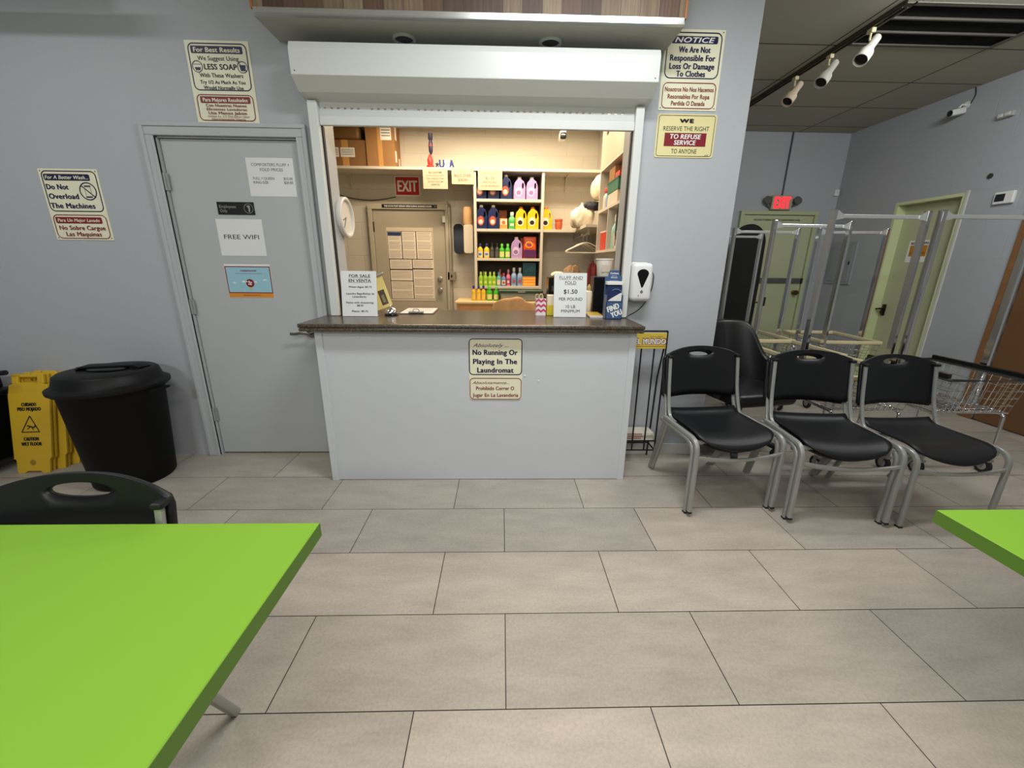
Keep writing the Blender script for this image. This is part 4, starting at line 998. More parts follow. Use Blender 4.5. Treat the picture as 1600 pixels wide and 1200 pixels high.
MB().plate(rrect(.002, .01, .118, .355, .03), -.195, 0).build('front_cover', mat('warm_white', (220, 208, 186), .4), td, bevel=.012)
tr = thing('paper_towel_roll', 'brown paper towel roll standing on the wall dispenser', 'towel roll', (-.44, 5.575, 1.8155)); MB().lathe([(.02, .0), (.056, 0), (.057, .004), (.057, .198), (.055, .202), (.02, .202), (.02, 0)], seg=24).build('paper_roll', mat('kraft_towel', (206, 164, 118), .8), tr, smooth=40)
MB().lathe([(.0195, .003), (.0195, .199), (.016, .199), (.016, .003), (.0195, .003)], seg=20).build('core', M_card, tr)
cw = MB().tube(fillet([(-.665, BK - .012, .30), (-.665, BK - .012, 1.15), (-.66, BK - .012, 2.05), (-.70, BK - .055, 2.08)], .03), .009, 8).build('wall_conduit', mat('office_conduit', (150, 140, 122), .5)); tag(cw, 'beige conduit running down the wall beside the office back door', 'conduit')
sw = thing('switch_box', 'small beige switch box on the conduit beside the office back door', 'switch box', (-.69, BK, 1.12)); MB().box(-.035, -.05, 0, .075, 0, .11, .006).build('cover', mat('office_conduit', (150, 140, 122), .5), sw); MB().box(.01, -.058, .04, .03, -.048, .07, .002).build('toggle', M_black, sw)
cc = MB().tube(fillet([(-2.12, BK - .01, 2.17), (-1.9, BK - .012, 2.11), (-1.62, BK - .012, 2.09), (-1.35, BK - .01, 2.14)], .15), .005, 6).build('loose_wire', M_black); tag(cc, 'loose dark wire sagging along the wall under the red exit plate', 'wire')
oc2 = thing('security_camera', 'white security camera with black face hanging inside the office', 'security camera', (.683, 5.22, 2.69))
MB().cyl((0, .03, .09), (0, .03, .26), .012, 12).lathe([(.045, .25), (.045, .259)], (0, .03, 0), 20).build('mount', M_white, oc2, smooth=40)
MB().box(-.036, -.06, .005, .036, .09, .095, .02, 3).build('housing', M_white, oc2, smooth=40); MB().box(-.033, -.064, .0, .033, -.055, .066, .015, 3).build('lens', M_blackgloss, oc2, smooth=40)

# ------------------------------------------------------------------ product shelf unit
su = thing('product_shelf', 'pale open shelf unit of laundry products on the office back wall', 'shelf unit', (0, 0, 0))
for x in (-.345, .478): MB().box(x, 5.375, 1.028, x + .032, BK, 2.3945, .002).build('upright', M_shelf, su)
RZ = (1.047, 1.390, 1.736, 2.076)
for z in RZ: MB().box(-.312, 5.378, z - .016, .4775, BK, z + .016, .002).build('shelf_board', M_shelf, su)
MB().box(-.312, 5.68, 1.064, .4775, 5.6895, 2.394).build('shade_panel', mat('shelf_shade_brown', (70, 60, 50), .7), su)  # dark brown sheet paints in the shade at the back of the shelves
RT = [z + .0165 for z in RZ]          # standing heights: bottom row first
def sx(px, Y=5.47): return (-.323 + (px - 742) * .00758) * Y / 5.35

def jug(label, x, y, z, w, h, body, cap, lab, lab2, group):
    j = thing('detergent_jug', label, 'detergent jug', (x, y, z), group=group)
    o = [(-.46, 0), (.46, 0), (.5, .03), (.5, .52), (.46, .64), (.34, .80), (.14, .87), (.14, .90), (-.20, .90), (-.20, .87), (-.42, .74), (-.5, .56), (-.5, .03)]
    MB().plate([(a * w, b * h) for a, b in o], -.045, .045, holes=(ell(.27 * w, .60 * h, .085 * w, .13 * h, 16),)).build('bottle_body', body, j, bevel=.012)
    MB().lathe([(.14 * w, .895 * h), (.17 * w, .90 * h), (.17 * w, .985 * h), (.15 * w, h), (0, h)], (-.03 * w, 0, 0), 18).build('cap', cap, j, smooth=40)
    MB().plate(ell(-.08 * w, .34 * h, .30 * w, .20 * h, 20), -.0455, -.0462).build('label_patch', lab, j)
    MB().plate(ell(-.08 * w, .30 * h, .20 * w, .10 * h, 16), -.0463, -.0468).build('label_mark', lab2, j)
    return j
def bottle(name, label, x, y, z, r, h, body, cap, lab, group, neck=.42, capr=None, cat='bottle', mark=None):
    j = thing(name, label, cat, (x, y, z), group=group)
    MB().lathe([(r * .92, 0), (r, .01 * 1), (r, h * .52), (r * .9, h * .64), (r * neck, h * .76), (r * neck, h * .82), (0, h * .82)], seg=22).build('bottle_body', body, j, smooth=40)
    cr_ = capr or r * neck * 1.15
    MB().lathe([(cr_, h * .80), (cr_, h * .97), (cr_ * .85, h), (0, h)], seg=18).build('cap', cap, j, smooth=40)
    def lb(u, v): a = -PI / 2 + (u - .5) * 1.9; return (r * 1.015 * math.cos(a), r * 1.015 * math.sin(a), h * (.10 + .36 * v))
    MB().grid(lb, 10, 2).build('label_patch', lab, j, smooth=True)
    if mark is not None:
        def lm(u, v): a = -PI / 2 + (u - .5) * 1.0; return (r * 1.035 * math.cos(a), r * 1.035 * math.sin(a), h * (.18 + .16 * v))
        MB().grid(lm, 6, 2).build('label_mark', mark, j, smooth=True)
    return j
P = lambda n, c, r=.35: mat('plastic_' + n, c, r)
Pb, Pl, Py, Pg = P('navy', (24, 36, 82)), P('lilac', (176, 144, 194)), P('yellow', (220, 188, 26)), P('mint', (96, 186, 106))
Wc, Oc, Bc = P('white_cap', (232, 224, 208)), P('orange_cap', (206, 104, 40)), P('blue_cap', (40, 46, 110))
La, Lr = P('label_pale', (226, 208, 190)), P('label_red', (190, 84, 60))
g1 = 'navy detergent jugs'; YJ = 5.45
j1 = jug('navy detergent jug on the top shelf, against the shelf upright behind the paper price notice', sx(751), YJ, RT[3], .138, .275, Pb, Wc, Lr, La, g1)
dup(j1, (sx(771), YJ, RT[3]), 0, 'navy detergent jug on the top shelf, between the two other navy jugs'); dup(j1, (sx(791), YJ, RT[3]), 0, 'navy detergent jug on the top shelf, next to the lilac jugs')
l1 = jug('lilac detergent jug on the top shelf, next to the navy jug', sx(812), YJ, RT[3], .140, .255, Pl, Wc, P('lilac_pale', (214, 190, 222)), P('lilac_mark', (150, 110, 160)), 'lilac detergent jugs')
dup(l1, (sx(831.5), YJ, RT[3]), 0, 'lilac detergent jug on the top shelf, by the end upright'); dup(l1, (sx(810, 5.58), 5.59, RT[3]), 0, 'lilac detergent jug standing behind the front lilac pair')
j2 = dup(j1, (sx(752), YJ, RT[2]), 0, 'navy detergent jug on the second shelf, against the upright'); dup(j1, (sx(771), YJ, RT[2]), 0, 'navy detergent jug on the second shelf, beside the orange boxes')
for k, (z, lab) in enumerate(((RT[2], 'orange and white detergent box on the second shelf, in front'), (RT[2] , 'taller tan box standing behind the orange detergent box'))):
    bx = thing('detergent_box', lab, 'box', (sx(787 - k * 1, 5.45 + .15 * k), 5.45 + .15 * k, z), group=None)
    hh = .125 if k == 0 else .235
    MB().box(-.048, -.03, 0, .048, .03, hh, .002).build('carton', P('box_orange', (232, 150, 80)) if k == 0 else P('box_tan', (176, 110, 70)), bx)
    MB().box(-.040, -.0312, hh * .42, .040, -.0302, hh * .92).build('label_panel', La if k == 0 else P('box_rust', (156, 84, 50)), bx)
    MB().plate(ell(0, hh * .62, .022, .022, 16), -.0313, -.0318).build('label_mark', Oc, bx)
gb = bottle('detergent_bottle', 'mint green bottle on the second shelf between box and yellow jugs', sx(800.5), YJ, RT[2], .045, .20, Pg, Wc, P('mint_dark', (70, 176, 90)), None, mark=La)
y1 = jug('yellow detergent jug on the second shelf, next to the mint bottle', sx(815), YJ, RT[2], .142, .262, Py, Oc, P('label_cream', (236, 226, 196)), P('label_black', (40, 34, 34)), 'yellow detergent jugs')
dup(y1, (sx(834), YJ, RT[2]), 0, 'yellow detergent jug on the second shelf, by the end upright'); dup(y1, (sx(855.5), 5.45, 1.7515), 0, 'yellow detergent jug outside the shelf unit, beside the terracotta pot')
s1 = bottle('bleach_bottle', 'small yellow bottle with blue cap on the third shelf, against the upright', sx(749), YJ, RT[1], .036, .175, Py, Bc, La, 'small yellow bottles with blue caps', mark=P('label_blue', (80, 130, 190)))
dup(s1, (sx(759.5), YJ, RT[1]), 0, 'small yellow bottle with blue cap on the third shelf, next to the dark bottles')
d1_ = bottle('softener_bottle', 'dark grey bottle on the third shelf, next to the small yellow bottles', sx(768.3), YJ, RT[1], .0295, .18, P('charcoal', (58, 56, 54)), P('charcoal_cap', (30, 30, 30)), P('charcoal_label', (84, 82, 80)), 'dark grey bottles')
dup(d1_, (sx(776.5), YJ, RT[1]), 0, 'dark grey bottle on the third shelf, next to the bright green bottles')
gn = bottle('softener_bottle', 'bright green bottle on the third shelf, beside the dark bottles', sx(784.5), YJ, RT[1], .034, .175, P('grass', (66, 172, 42)), P('grass_cap', (110, 206, 60)), P('grass_label', (226, 226, 120)), 'bright green bottles', mark=La)
dup(gn, (sx(794), YJ, RT[1]), 0, 'bright green bottle on the third shelf, beside the lilac jug')
dup(l1, (sx(808.5), YJ, RT[1]), 0, 'lilac detergent jug on the third shelf, beside the orange pouches')
def pouch(label, x, y, z, w, h, body, big):
    p_ = thing('detergent_pouch', label, 'pouch', (x, y, z))
    def f(u, v):
        a = 2 * PI * u; t = .045 * math.sin(PI * min(1, .12 + v * .95)) if big else .02 * math.sin(PI * min(1, .12 + v * .9))
        return (w / 2 * math.cos(a) * (1 - .06 * v), max(t, .003) * math.sin(a), h * v)
    MB().grid(f, 24, 10, wrap=True).build('pouch_body', body, p_, smooth=True)
    return p_
pouch('narrow orange pouch on the third shelf leaning between lilac jug and large pouch', sx(819), 5.56, RT[1], .06, .25, P('pouch_orange', (222, 84, 34)), False)
pp = pouch('large orange and purple pod pouch on the third shelf, by the end upright', sx(830), 5.46, RT[1], .17, .262, P('pouch_orange', (222, 84, 34)), True)
MB().plate(rrect(-.077, .012, .077, .105, .01), -.050, -.0475).build('purple_band', P('pouch_purple', (84, 34, 84)), pp)
MB().plate(ell(-.012, .165, .046, .040, 24), -.0502, -.0478).build('label_disc', P('pouch_yellow', (242, 196, 60)), pp)
MB().plate(ell(-.012, .165, .036, .031, 24), -.0512, -.0506).build('label_ring', P('pouch_orange', (222, 84, 34)), pp)
mb = MB(); text_bm(mb.bm, 'Tide', -.012, .165, .056, .024, -.0518, .03); mb.build('lettering', P('logo_blue', (44, 60, 130)), pp, recalc=False)
lm = bottle('softener_bottle', 'lime green bottle on the fourth shelf, against the upright in front', sx(749.5), 5.44, RT[0], .0295, .175, P('lime', (150, 190, 58)), P('lime_cap', (196, 222, 110)), P('lime_label', (150, 200, 60)), 'lime green bottles', mark=P('label_lemon', (226, 226, 110)))
dup(lm, (sx(757.5), 5.44, RT[0]), 0, 'lime green bottle on the fourth shelf, second from the upright'); dup(lm, (sx(765), 5.44, RT[0]), 0, 'lime green bottle on the fourth shelf, third from the upright'); dup(lm, (sx(771.5), 5.44, RT[0]), 0, 'lime green bottle on the fourth shelf, beside the teal bottle')
dup(lm, (sx(754, 5.56), 5.57, RT[0] + .0), 0, 'lime green bottle standing behind the front lime bottles')
bottle('softener_bottle', 'teal bottle on the fourth shelf beside the lime bottles', sx(779.5), 5.45, RT[0], .0295, .172, P('teal', (96, 176, 168)), P('teal_cap', (120, 200, 190)), La, None)
bb = bottle('softener_bottle', 'blue bottle with pale label and red cap on the fourth shelf', sx(787.5), 5.43, RT[0], .029, .160, P('steelblue', (96, 134, 176)), P('red_cap', (190, 60, 66)), La, None, mark=Lr)
pk = bottle('softener_bottle', 'pink bottle on the fourth shelf in front, beside the white-capped bottles', sx(795.2), 5.45, RT[0], .028, .205, P('pink', (232, 120, 150)), P('pink_cap', (240, 150, 170)), P('pink_label', (180, 60, 110)), 'pink bottles', mark=La)
dup(pk, (sx(781.5, 5.57), 5.57, RT[0]), 0, 'pink bottle standing behind the teal bottle')
sp = bottle('spray_starch', 'pale blue bottle with white cap on the fourth shelf, beside the pink bottle', sx(804.5), 5.45, RT[0], .036, .228, P('ice', (150, 176, 206)), Wc, P('ice_label', (120, 150, 196)), 'pale blue bottles with white caps', mark=Lr)
dup(sp, (sx(814.5), 5.45, RT[0]), 0, 'pale blue bottle with white cap on the fourth shelf, beside the orange box')
bo2 = thing('dryer_sheet_box', 'teal box with pattern standing on the orange pack on the fourth shelf', 'box', (sx(830), 5.50, RT[0] + .121)); MB().box(-.085, -.06, 0, .085, .06, .17, .002).build('carton', P('deep_teal', (34, 84, 96)), bo2)
mb = MB(); [mb.tube([(-.05 + k * .02, -.0606, .06 + .03 * math.sin(k)), (-.03 + k * .02, -.0606, .10 - .02 * math.cos(k))], .002, 5) for k in range(5)]; mb.build('printed_swirl', P('swirl', (90, 150, 150)), bo2)
op = thing('dryer_sheet_box', 'orange striped pack at the end of the fourth shelf under the teal box', 'box', (sx(830), 5.50, RT[0])); MB().box(-.085, -.06, 0, .085, .06, .120, .002).build('carton', P('amber', (244, 150, 40)), op)
for k in range(3): MB().box(-.080, -.0608, .018 + k * .034, .080, -.0602, .034 + k * .034).build('label_stripe', P('amber_pale', (250, 190, 90)), op)

# ------------------------------------------------------------------ dresser with bottles and tote
dr = thing('dresser', 'light wood dresser under the product shelf unit', 'dresser', (-.06, 5.40, 0))
MB().box(-.50, -.26, 0, .60, .28, .86, .004).build('body', mat('pine_wood', (202, 160, 104), .5, vary=.12, vscale=8), dr)
MB().box(-.52, -.29, .86, .62, .285, .888, .006).build('top_board', mat('pine_top', (226, 196, 146), .45, vary=.08, vscale=8), dr)
for k in range(3):
    for s in (-1, 1):
        f_ = MB().box(.05 + s * .27 - .25, -.272, .05 + k * .27, .05 + s * .27 + .25, -.258, .29 + k * .27, .006).build('drawer', mat('pine_drawer', (206, 150, 84), .5, vary=.12, vscale=8), dr)
        MB().lathe([(.008, 0), (.008, .012), (.016, .018), (.014, .026), (0, .028)], seg=14, M=Matrix.Translation((.05 + s * .27, -.272, .17 + k * .27)) @ Matrix.Rotation(PI / 2, 4, 'X')).build('knob', M_black, f_, smooth=40)
DZ = .8885
s2 = bottle('bleach_bottle', 'amber yellow bottle with blue cap on the dresser, closest to the back door', sx(737, 5.28), 5.28, DZ, .0285, .185, P('amber_yellow', (222, 176, 40)), Bc, P('amber_label', (230, 196, 90)), 'amber bottles on the dresser')
dup(s2, (sx(745.5, 5.28), 5.28, DZ), 0, 'amber yellow bottle with blue cap in the middle of the three on the dresser'); dup(s2, (sx(753.5, 5.28), 5.28, DZ), 0, 'amber yellow bottle with blue cap on the dresser, next to the green bottles')
g2 = dup(gn, (sx(762.5, 5.38), 5.385, DZ), 0, 'bright green bottle on the dresser, standing behind the other two', 'green bottles on the dresser'); dup(gn, (sx(764, 5.28), 5.28, DZ), 0, 'bright green bottle on the dresser beside the amber bottles', 'green bottles on the dresser'); dup(gn, (sx(775, 5.28), 5.28, DZ), 0, 'bright green bottle on the dresser beside the clear tote', 'green bottles on the dresser')
to = thing('storage_tote', 'clear storage tote with dark green lid on the dresser', 'storage tote', (.235, 5.38, DZ))
MB().box(-.25, -.17, 0, .25, .17, .105, .02, 3).build('tub', mat('cloudy_plastic', (150, 156, 146), .3), to); MB().box(-.28, -.20, .103, .28, .20, .137, .012, 3).build('lid', mat('dark_green_plastic', (40, 70, 52), .4), to)
MB().tube([(-.03, -.202, .12), (-.03, -.212, .115), (.05, -.212, .115), (.05, -.202, .12)], .006, 6).build('lid_latch', M_silver, to)

# ------------------------------------------------------------------ corner shelf, hangers, work table
cs_ = thing('corner_shelf', 'L-shaped pale shelf turning the office corner beside the product shelf unit', 'shelf', (0, 0, 0))
MB().box(.512, 5.378, 1.720, 1.2, BK, 1.751, .002).box(.885, 4.58, 1.7201, 1.1995, 5.378, 1.7509, .002).build('shelf_board', M_shelf, cs_)
MB().cyl((.93, 4.62, 1.655), (.93, 5.60, 1.655), .010, 12).build('hanging_rod', M_steel, cs_, smooth=40)
for y in (4.64, 5.58): MB().box(.922, y - .006, 1.655, .938, y + .006, 1.721).build('rod_bracket', M_steel, cs_)
pt = thing('flower_pot', 'small terracotta pot on the corner shelf', 'pot', (.712, 5.47, 1.7515)); MB().lathe([(.033, 0), (.043, .035), (.047, .07), (.044, .105), (.049, .108), (.049, .128), (.044, .128), (.04, .09), (0, .085)], seg=24).build('pot_body', P('terracotta', (196, 96, 54), .7), pt, smooth=40)
MB().lathe([(.0435, .118), (0, .119)], seg=24).build('soil', mat('dark_soil', (60, 44, 34), .9), pt)
def hanger(label, y, dx, first=[None]):
    if first[0]: return dup(first[0], (.93 + dx, y, 1.655), R5({4.82: 17, 4.94: 27, 5.06: 36}[y]), label)
    h = thing('clothes_hanger', label, 'hanger', (.93 + dx, y, 1.655), group='white hangers on the rod')
    MB().tube(fillet([(-.20, 0, -.165), (.0, 0, -.075), (.20, 0, -.165)], .05) + [], .006, 8).tube(fillet([(.20, 0, -.165), (.215, 0, -.18), (.19, 0, -.19), (-.19, 0, -.19), (-.215, 0, -.18), (-.20, 0, -.165)], .02), .006, 8).build('hanger_frame', mat('hanger_white', (232, 222, 204), .4), h, smooth=40)
    MB().tube([(0, 0, -.078), (0, 0, -.03)] + [(.014 * math.cos(a) - .0, 0, .0 + .0165 * math.sin(a)) for a in [R5(d_) for d_ in range(-90, 181, 20)]], .0032, 8).build('hook', M_steel, h, smooth=40)
    first[0] = h; return h
for k, y in enumerate((4.70, 4.82, 4.94, 5.06)):
    hanger(('white hanger at the front end of the rod', 'white hanger second from the front end of the rod', 'white hanger third from the front end of the rod', 'white hanger deepest on the rod')[k], y, (-.02, -.10, -.06, -.08)[k] * .2)
def blob(name, label, cat, loc, r, m, seed, group=None, amp=.16, flat=True):
    rnd = random.Random(seed); ph = [rnd.uniform(0, 6.28) for _ in range(8)]
    def f(u, v):
        a, b = 2 * PI * u, PI * (v - .5)
        k = 1 + amp * (math.sin(3 * a + ph[0]) * math.cos(2 * b + ph[1]) + .6 * math.sin(5 * a + ph[2] + 3 * b) + .4 * math.sin(9 * a + ph[3]) * math.cos(6 * b + ph[4]))
        z = r[2] * math.sin(b) * k
        if flat: z = max(z, -r[2] * .72)
        return (r[0] * math.cos(b) * math.cos(a) * k, r[1] * math.cos(b) * math.sin(a) * k, z + (r[2] * .72 if flat else 0))
    o = MB().grid(f, 36, 20, wrap=True).build(name, m, None, smooth=True)
    o.location = loc; return tag(o, label, cat, group)
blob('laundry_bag', 'lumpy white bag of linen on the corner shelf', 'laundry bag', (.93, 5.06, 1.7515), (.13, .22, .135), towel_material('linen', (226, 214, 192)), 3)
blob('folded_blanket', 'dark folded blanket on top of the white linen bag', 'blanket', (1.02, 5.02, 1.935), (.10, .14, .05), towel_material('dark_fleece', (50, 52, 62)), 5)
blob('pillow', 'cream pillow stacked at the wall above the linen bag', 'pillow', (1.075, 4.83, 2.03), (.10, .20, .14), towel_material('cream_cotton', (234, 220, 190)), 9, amp=.07)
wt = thing('work_table', 'dark work table in the office corner below the hangers', 'table', (.84, 4.82, 0))
MB().box(-.34, -.26, .97, .34, .26, 1.0, .003).build('tabletop', mat('dark_board', (60, 52, 46), .5), wt)
for s in (-1, 1):
    for s2_ in (-1, 1): MB().box(s * .31 - .02, s2_ * .23 - .02, 0, s * .31 + .02, s2_ * .23 + .02, .97).build('leg', M_black, wt)
pr = thing('label_printer', 'black printer with pale top on the work table behind the counter sign', 'printer', (.60, 4.72, 1.0005))
MB().box(-.085, -.10, 0, .085, .12, .20, .01, 2).build('housing', M_blackgloss, pr); MB().box(-.05, -.1015, .05, .02, -.0995, .11, .002).build('front_panel', mat('panel_grey', (70, 66, 62), .4), pr)
blob('cotton_hat', 'pale folded cloth lying on the black printer', 'cloth', (.625, 4.72, 1.201), (.075, .08, .035), towel_material('pale_cloth', (224, 212, 180)), 14, amp=.08)
blob('clothes_heap', 'tan and brown heap of clothes on the work table below the hangers', 'clothes', (.81, 4.90, 1.0005), (.12, .12, .17), towel_material('tan_clothes', (150, 122, 92)), 21, amp=.2)
blob('clothes_heap', 'small dark red garment lying against the tan heap of clothes', 'clothes', (1.03, 4.80, 1.0005), (.06, .08, .20), towel_material('wine_clothes', (110, 40, 40)), 24, amp=.2)
blob('clothes_heap', 'grey garment in front of the tan heap of clothes', 'clothes', (.87, 4.645, 1.0005), (.10, .055, .10), towel_material('grey_clothes', (96, 92, 88)), 27, amp=.22)

# ------------------------------------------------------------------ wall cabinet and cubbies on the office side wall
cu = thing('wall_cabinet', 'pale wall cabinet with open cubbies along the office side wall', 'cabinet', (0, 0, 0))
MB().box(1.0, 4.535, 1.46, 1.2, 4.56, 2.76).build('end_panel', M_shelf, cu); MB().box(1.0, 3.70, 2.235, 1.2, 4.535, 2.26).build('cabinet_floor', M_shelf, cu); MB().box(1.0, 3.70, 2.745, 1.2, 4.535, 2.76).build('cabinet_top', M_shelf, cu)
dm = Matrix(((0, 1, 0, 0), (1, 0, 0, 0), (0, 0, 1, 0), (0, 0, 0, 1)))
MB().plate([(3.705, 2.262), (4.53, 2.262), (4.53, 2.742), (3.705, 2.742)], 1.0, 1.012, holes=(rrect(4.30, 2.52, 4.40, 2.60, .035),), M=dm).build('door', mat('cabinet_door', (204, 190, 166), .5), cu)
for z in (1.86, 1.47): MB().box(1.0, 3.70, z - .012, 1.2, 4.535, z + .012).build('shelf_board', M_shelf, cu)
MB().box(1.0, 4.12, 1.4825, 1.2, 4.135, 1.8475).build('divider', M_shelf, cu); MB().box(.985, 3.645, 1.27, 1.2, 3.70, 2.76, .002).build('front_post', M_shelf, cu)
def pbox(name, label, cat, x0, y0, z0, x1, y1, z1, m, lid=None, group=None):
    b0 = thing(name, label, cat, ((x0 + x1) / 2, (y0 + y1) / 2, z0), group=group)
    MB().box(-(x1 - x0) / 2, -(y1 - y0) / 2, 0, (x1 - x0) / 2, (y1 - y0) / 2, z1 - z0, .004).build('body', m, b0)
    if lid: MB().box(-(x1 - x0) / 2 - .004, -(y1 - y0) / 2 - .004, z1 - z0 - .012, (x1 - x0) / 2 + .004, (y1 - y0) / 2 + .004, z1 - z0 + .004, .003).build('lid', lid, b0)
    return b0
CZ1, CZ2 = 1.8725, 1.4825
pbox('storage_bin', 'white storage bin in the upper cubby under the green tub', 'storage bin', 1.02, 3.92, CZ1, 1.18, 4.26, 1.985, P('bin_white', (214, 206, 190)))
pbox('storage_tub', 'green plastic tub stacked on the white bin in the upper cubby', 'storage tub', 1.015, 3.90, 1.9855, 1.185, 4.28, 2.085, P('tub_green', (44, 116, 92)), P('tub_green_lid', (36, 96, 78)))
pbox('small_box', 'small red box on the green tub in the upper cubby', 'box', 1.02, 3.90, 2.0900, 1.14, 4.04, 2.135, P('box_red', (196, 56, 44)))
pbox('small_box', 'brown carton on the green tub in the upper cubby', 'box', 1.02, 4.06, 2.0900, 1.15, 4.26, 2.20, M_card)
bottle('spray_bottle', 'white bottle with red top at the deep end of the upper cubby', 1.05, 4.42, CZ1, .035, .20, Wc, P('red_top', (214, 50, 54)), La, None, capr=.028)
bottle('spray_bottle', 'blue bottle beside the red-topped bottle in the upper cubby', 1.05, 4.32, CZ1, .03, .19, P('sky_plastic', (110, 160, 210)), P('sky_cap', (90, 140, 200)), La, None)
pbox('picture_board', 'orange board standing at the post end of the upper cubby', 'board', 1.015, 3.74, CZ1, 1.17, 3.76, 2.15, P('board_orange', (226, 160, 100)))
pbox('detergent_box', 'red box in the lower cubby beside the end panel', 'box', 1.02, 4.24, CZ2, 1.16, 4.46, 1.66, P('box_scarlet', (212, 62, 44)), La)
bottle('detergent_bottle', 'tall teal bottle in the lower cubby beside the divider', 1.06, 4.00, CZ2, .045, .30, P('seafoam', (160, 206, 196)), Wc, La, None)
bottle('detergent_bottle', 'white bottle with green label in the lower cubby near the post', 1.06, 3.86, CZ2, .045, .22, Wc, P('green_cap', (70, 150, 100)), P('green_label', (80, 160, 110)), None)
jr = thing('jar', 'brown glass jar in the lower cubby between the bottles', 'jar', (1.115, 3.93, CZ2)); MB().lathe([(.036, 0), (.042, .01), (.042, .08), (.034, .095), (.034, .10), (0, .10)], seg=20).build('jar_body', P('jar_brown', (140, 100, 60)), jr, smooth=40); MB().lathe([(.037, .098), (.037, .118), (0, .119)], seg=20).build('lid', Wc, jr, smooth=40)
ky = thing('lanyard', 'dark lanyards hanging from the cabinet post inside the office', 'lanyard', (.978, 3.672, 1.83))
MB().cyl((-.012, 0, 0), (.008, 0, 0), .005, 8).build('hook', M_steel, ky)
for k, (dy, L_) in enumerate(((-.014, .27), (0, .32), (.014, .24))): MB().tube(fillet([(-.006, dy * .3, .0), (-.012, dy, -.06), (-.010, dy + .006, -L_), (-.006, dy + .016, -L_ - .01), (-.004, dy + .014, -.05), (-.006, dy * .3, 0)], .02), 0, rect=(.008, .003), ref=(0, 1, 0)).build('strap', mat('strap_%d' % k, ((48, 44, 38), (70, 62, 40), (38, 40, 46))[k], .7), ky)

# ------------------------------------------------------------------ clock on the window reveal
ck = thing('wall_clock', 'round white framed wall clock on the service window reveal', 'clock', (-1.0435, 2.905, 1.622), 0)
RY = Matrix.Rotation(PI / 2, 4, 'Y')
MB().lathe([(.122, 0), (.126, .010), (.124, .030), (.116, .034), (.106, .031), (.102, .018)], seg=48, M=RY).build('rim', mat('clock_white', (228, 222, 212), .35), ck, smooth=40)
MB().lathe([(.104, .0165), (0, .0170)], seg=48, M=RY).build('dial', mat('clock_dial', (176, 170, 160), .5), ck)
for nm, a, l, w_ in (('hour_hand', 200, .055, .006), ('minute_hand', 235, .085, .004)):
    ca, sa = math.cos(R5(a)), math.sin(R5(a)); MB().tube([(.0195, 0, 0), (.0195, ca * l, -sa * l * -1)], w_ / 2, 6).build(nm, M_black, ck)
for k in range(12):
    a = k * PI / 6; MB().box(.0172, math.cos(a) * .088 - .004, math.sin(a) * .088 - .004, .0178, math.cos(a) * .088 + .004, math.sin(a) * .088 + .004).build('hour_mark', M_black, ck)

# ================================================================== on the counter
TZ = 1.009
def easel(label, x, y, W, H, els, lean=9):
    r = sign('counter_notice', label, 'counter sign', x, y, TZ + .0015, W, H, els, base='pale', th=.0025, rad=.003, rot=(R5(-lean), 0, 0))
    M_ac = mat('clear_acrylic', (214, 218, 218), .12)
    MB().box(-W / 2 + .01, .0027, .0, W / 2 - .01, .06, .0018, M=Matrix.Rotation(R5(lean), 4, 'X')).tube([(0, .004, H * .6), (0, .058, .012)], 0, rect=(.05, .002), ref=(1, 0, 0)).build('easel_back', M_ac, r)
    return r
easel('for sale price sign in English and Spanish standing on the counter', -.905, 2.645, .222, .282, [
    T('FOR SALE', .118, .030, .132, .017, 'ink', bold=.012), ('bar', .05, .042, .186, .042, .0014, 'ink'), T('EN VENTA', .118, .059, .138, .017, 'ink', bold=.012), ('bar', .047, .071, .189, .071, .0014, 'ink'),
    T('Water-Agua: $0.75', .118, .098, .145, .011, 'ink', bold=.008), T('Laundry Bags/Bolsas de', .118, .140, .175, .011, 'ink', bold=.008), T('Lavanderia:', .112, .159, .088, .011, 'ink', bold=.008),
    T('Nylon with drawstring:', .114, .196, .172, .011, 'ink', bold=.008), T('$8.50', .114, .214, .038, .011, 'ink', bold=.008), T('Plastic: $0.75', .112, .250, .10, .011, 'ink', bold=.008)])
easel('fluff and fold price sign standing on the counter by the blue brochure stand', .445, 2.678, .213, .282, [
    T('FLUFF AND', .110, .030, .152, .019, 'ink'), ('bar', .032, .043, .188, .043, .0014, 'ink'), T('FOLD', .108, .062, .072, .019, 'ink'), ('bar', .070, .075, .146, .075, .0014, 'ink'),
    T('$1.50', .108, .118, .088, .026, 'ink', bold=.008), T('PER POUND', .110, .166, .152, .019, 'ink'), T('10 LB', .110, .214, .062, .019, 'ink'), T('MINIMUM', .110, .243, .120, .019, 'ink')])
yb = thing('clipboard', 'tilted yellow clipboard with dark picture propped behind the for sale sign', 'clipboard', (-.808, 2.775, TZ + .031), rot=(R5(-10), R5(-20), 0))
MB().plate(rrect(-.085, 0, .085, .222, .008), 0, .005).build('board', mat('pale_yellow', (226, 206, 130), .5), yb)
MB().box(.022, -.0008, .020, .066, -.0001, .118).build('dark_picture', mat('photo_brown', (84, 70, 56), .4), yb); MB().box(.034, -.0013, .035, .054, -.0008, .085).build('picture_patch', mat('photo_olive', (140, 130, 96), .5), yb)
MB().box(-.03, -.016, .206, .105, .010, .222, .006).tube([(.01, -.012, .218), (.018, -.028, .236), (.058, -.028, .236), (.066, -.012, .218)], .005, 8).build('metal_clip', M_steel, yb)
be = thing('service_bell', 'chrome service bell on a black base on the counter', 'bell', (-.724, 2.715, TZ))
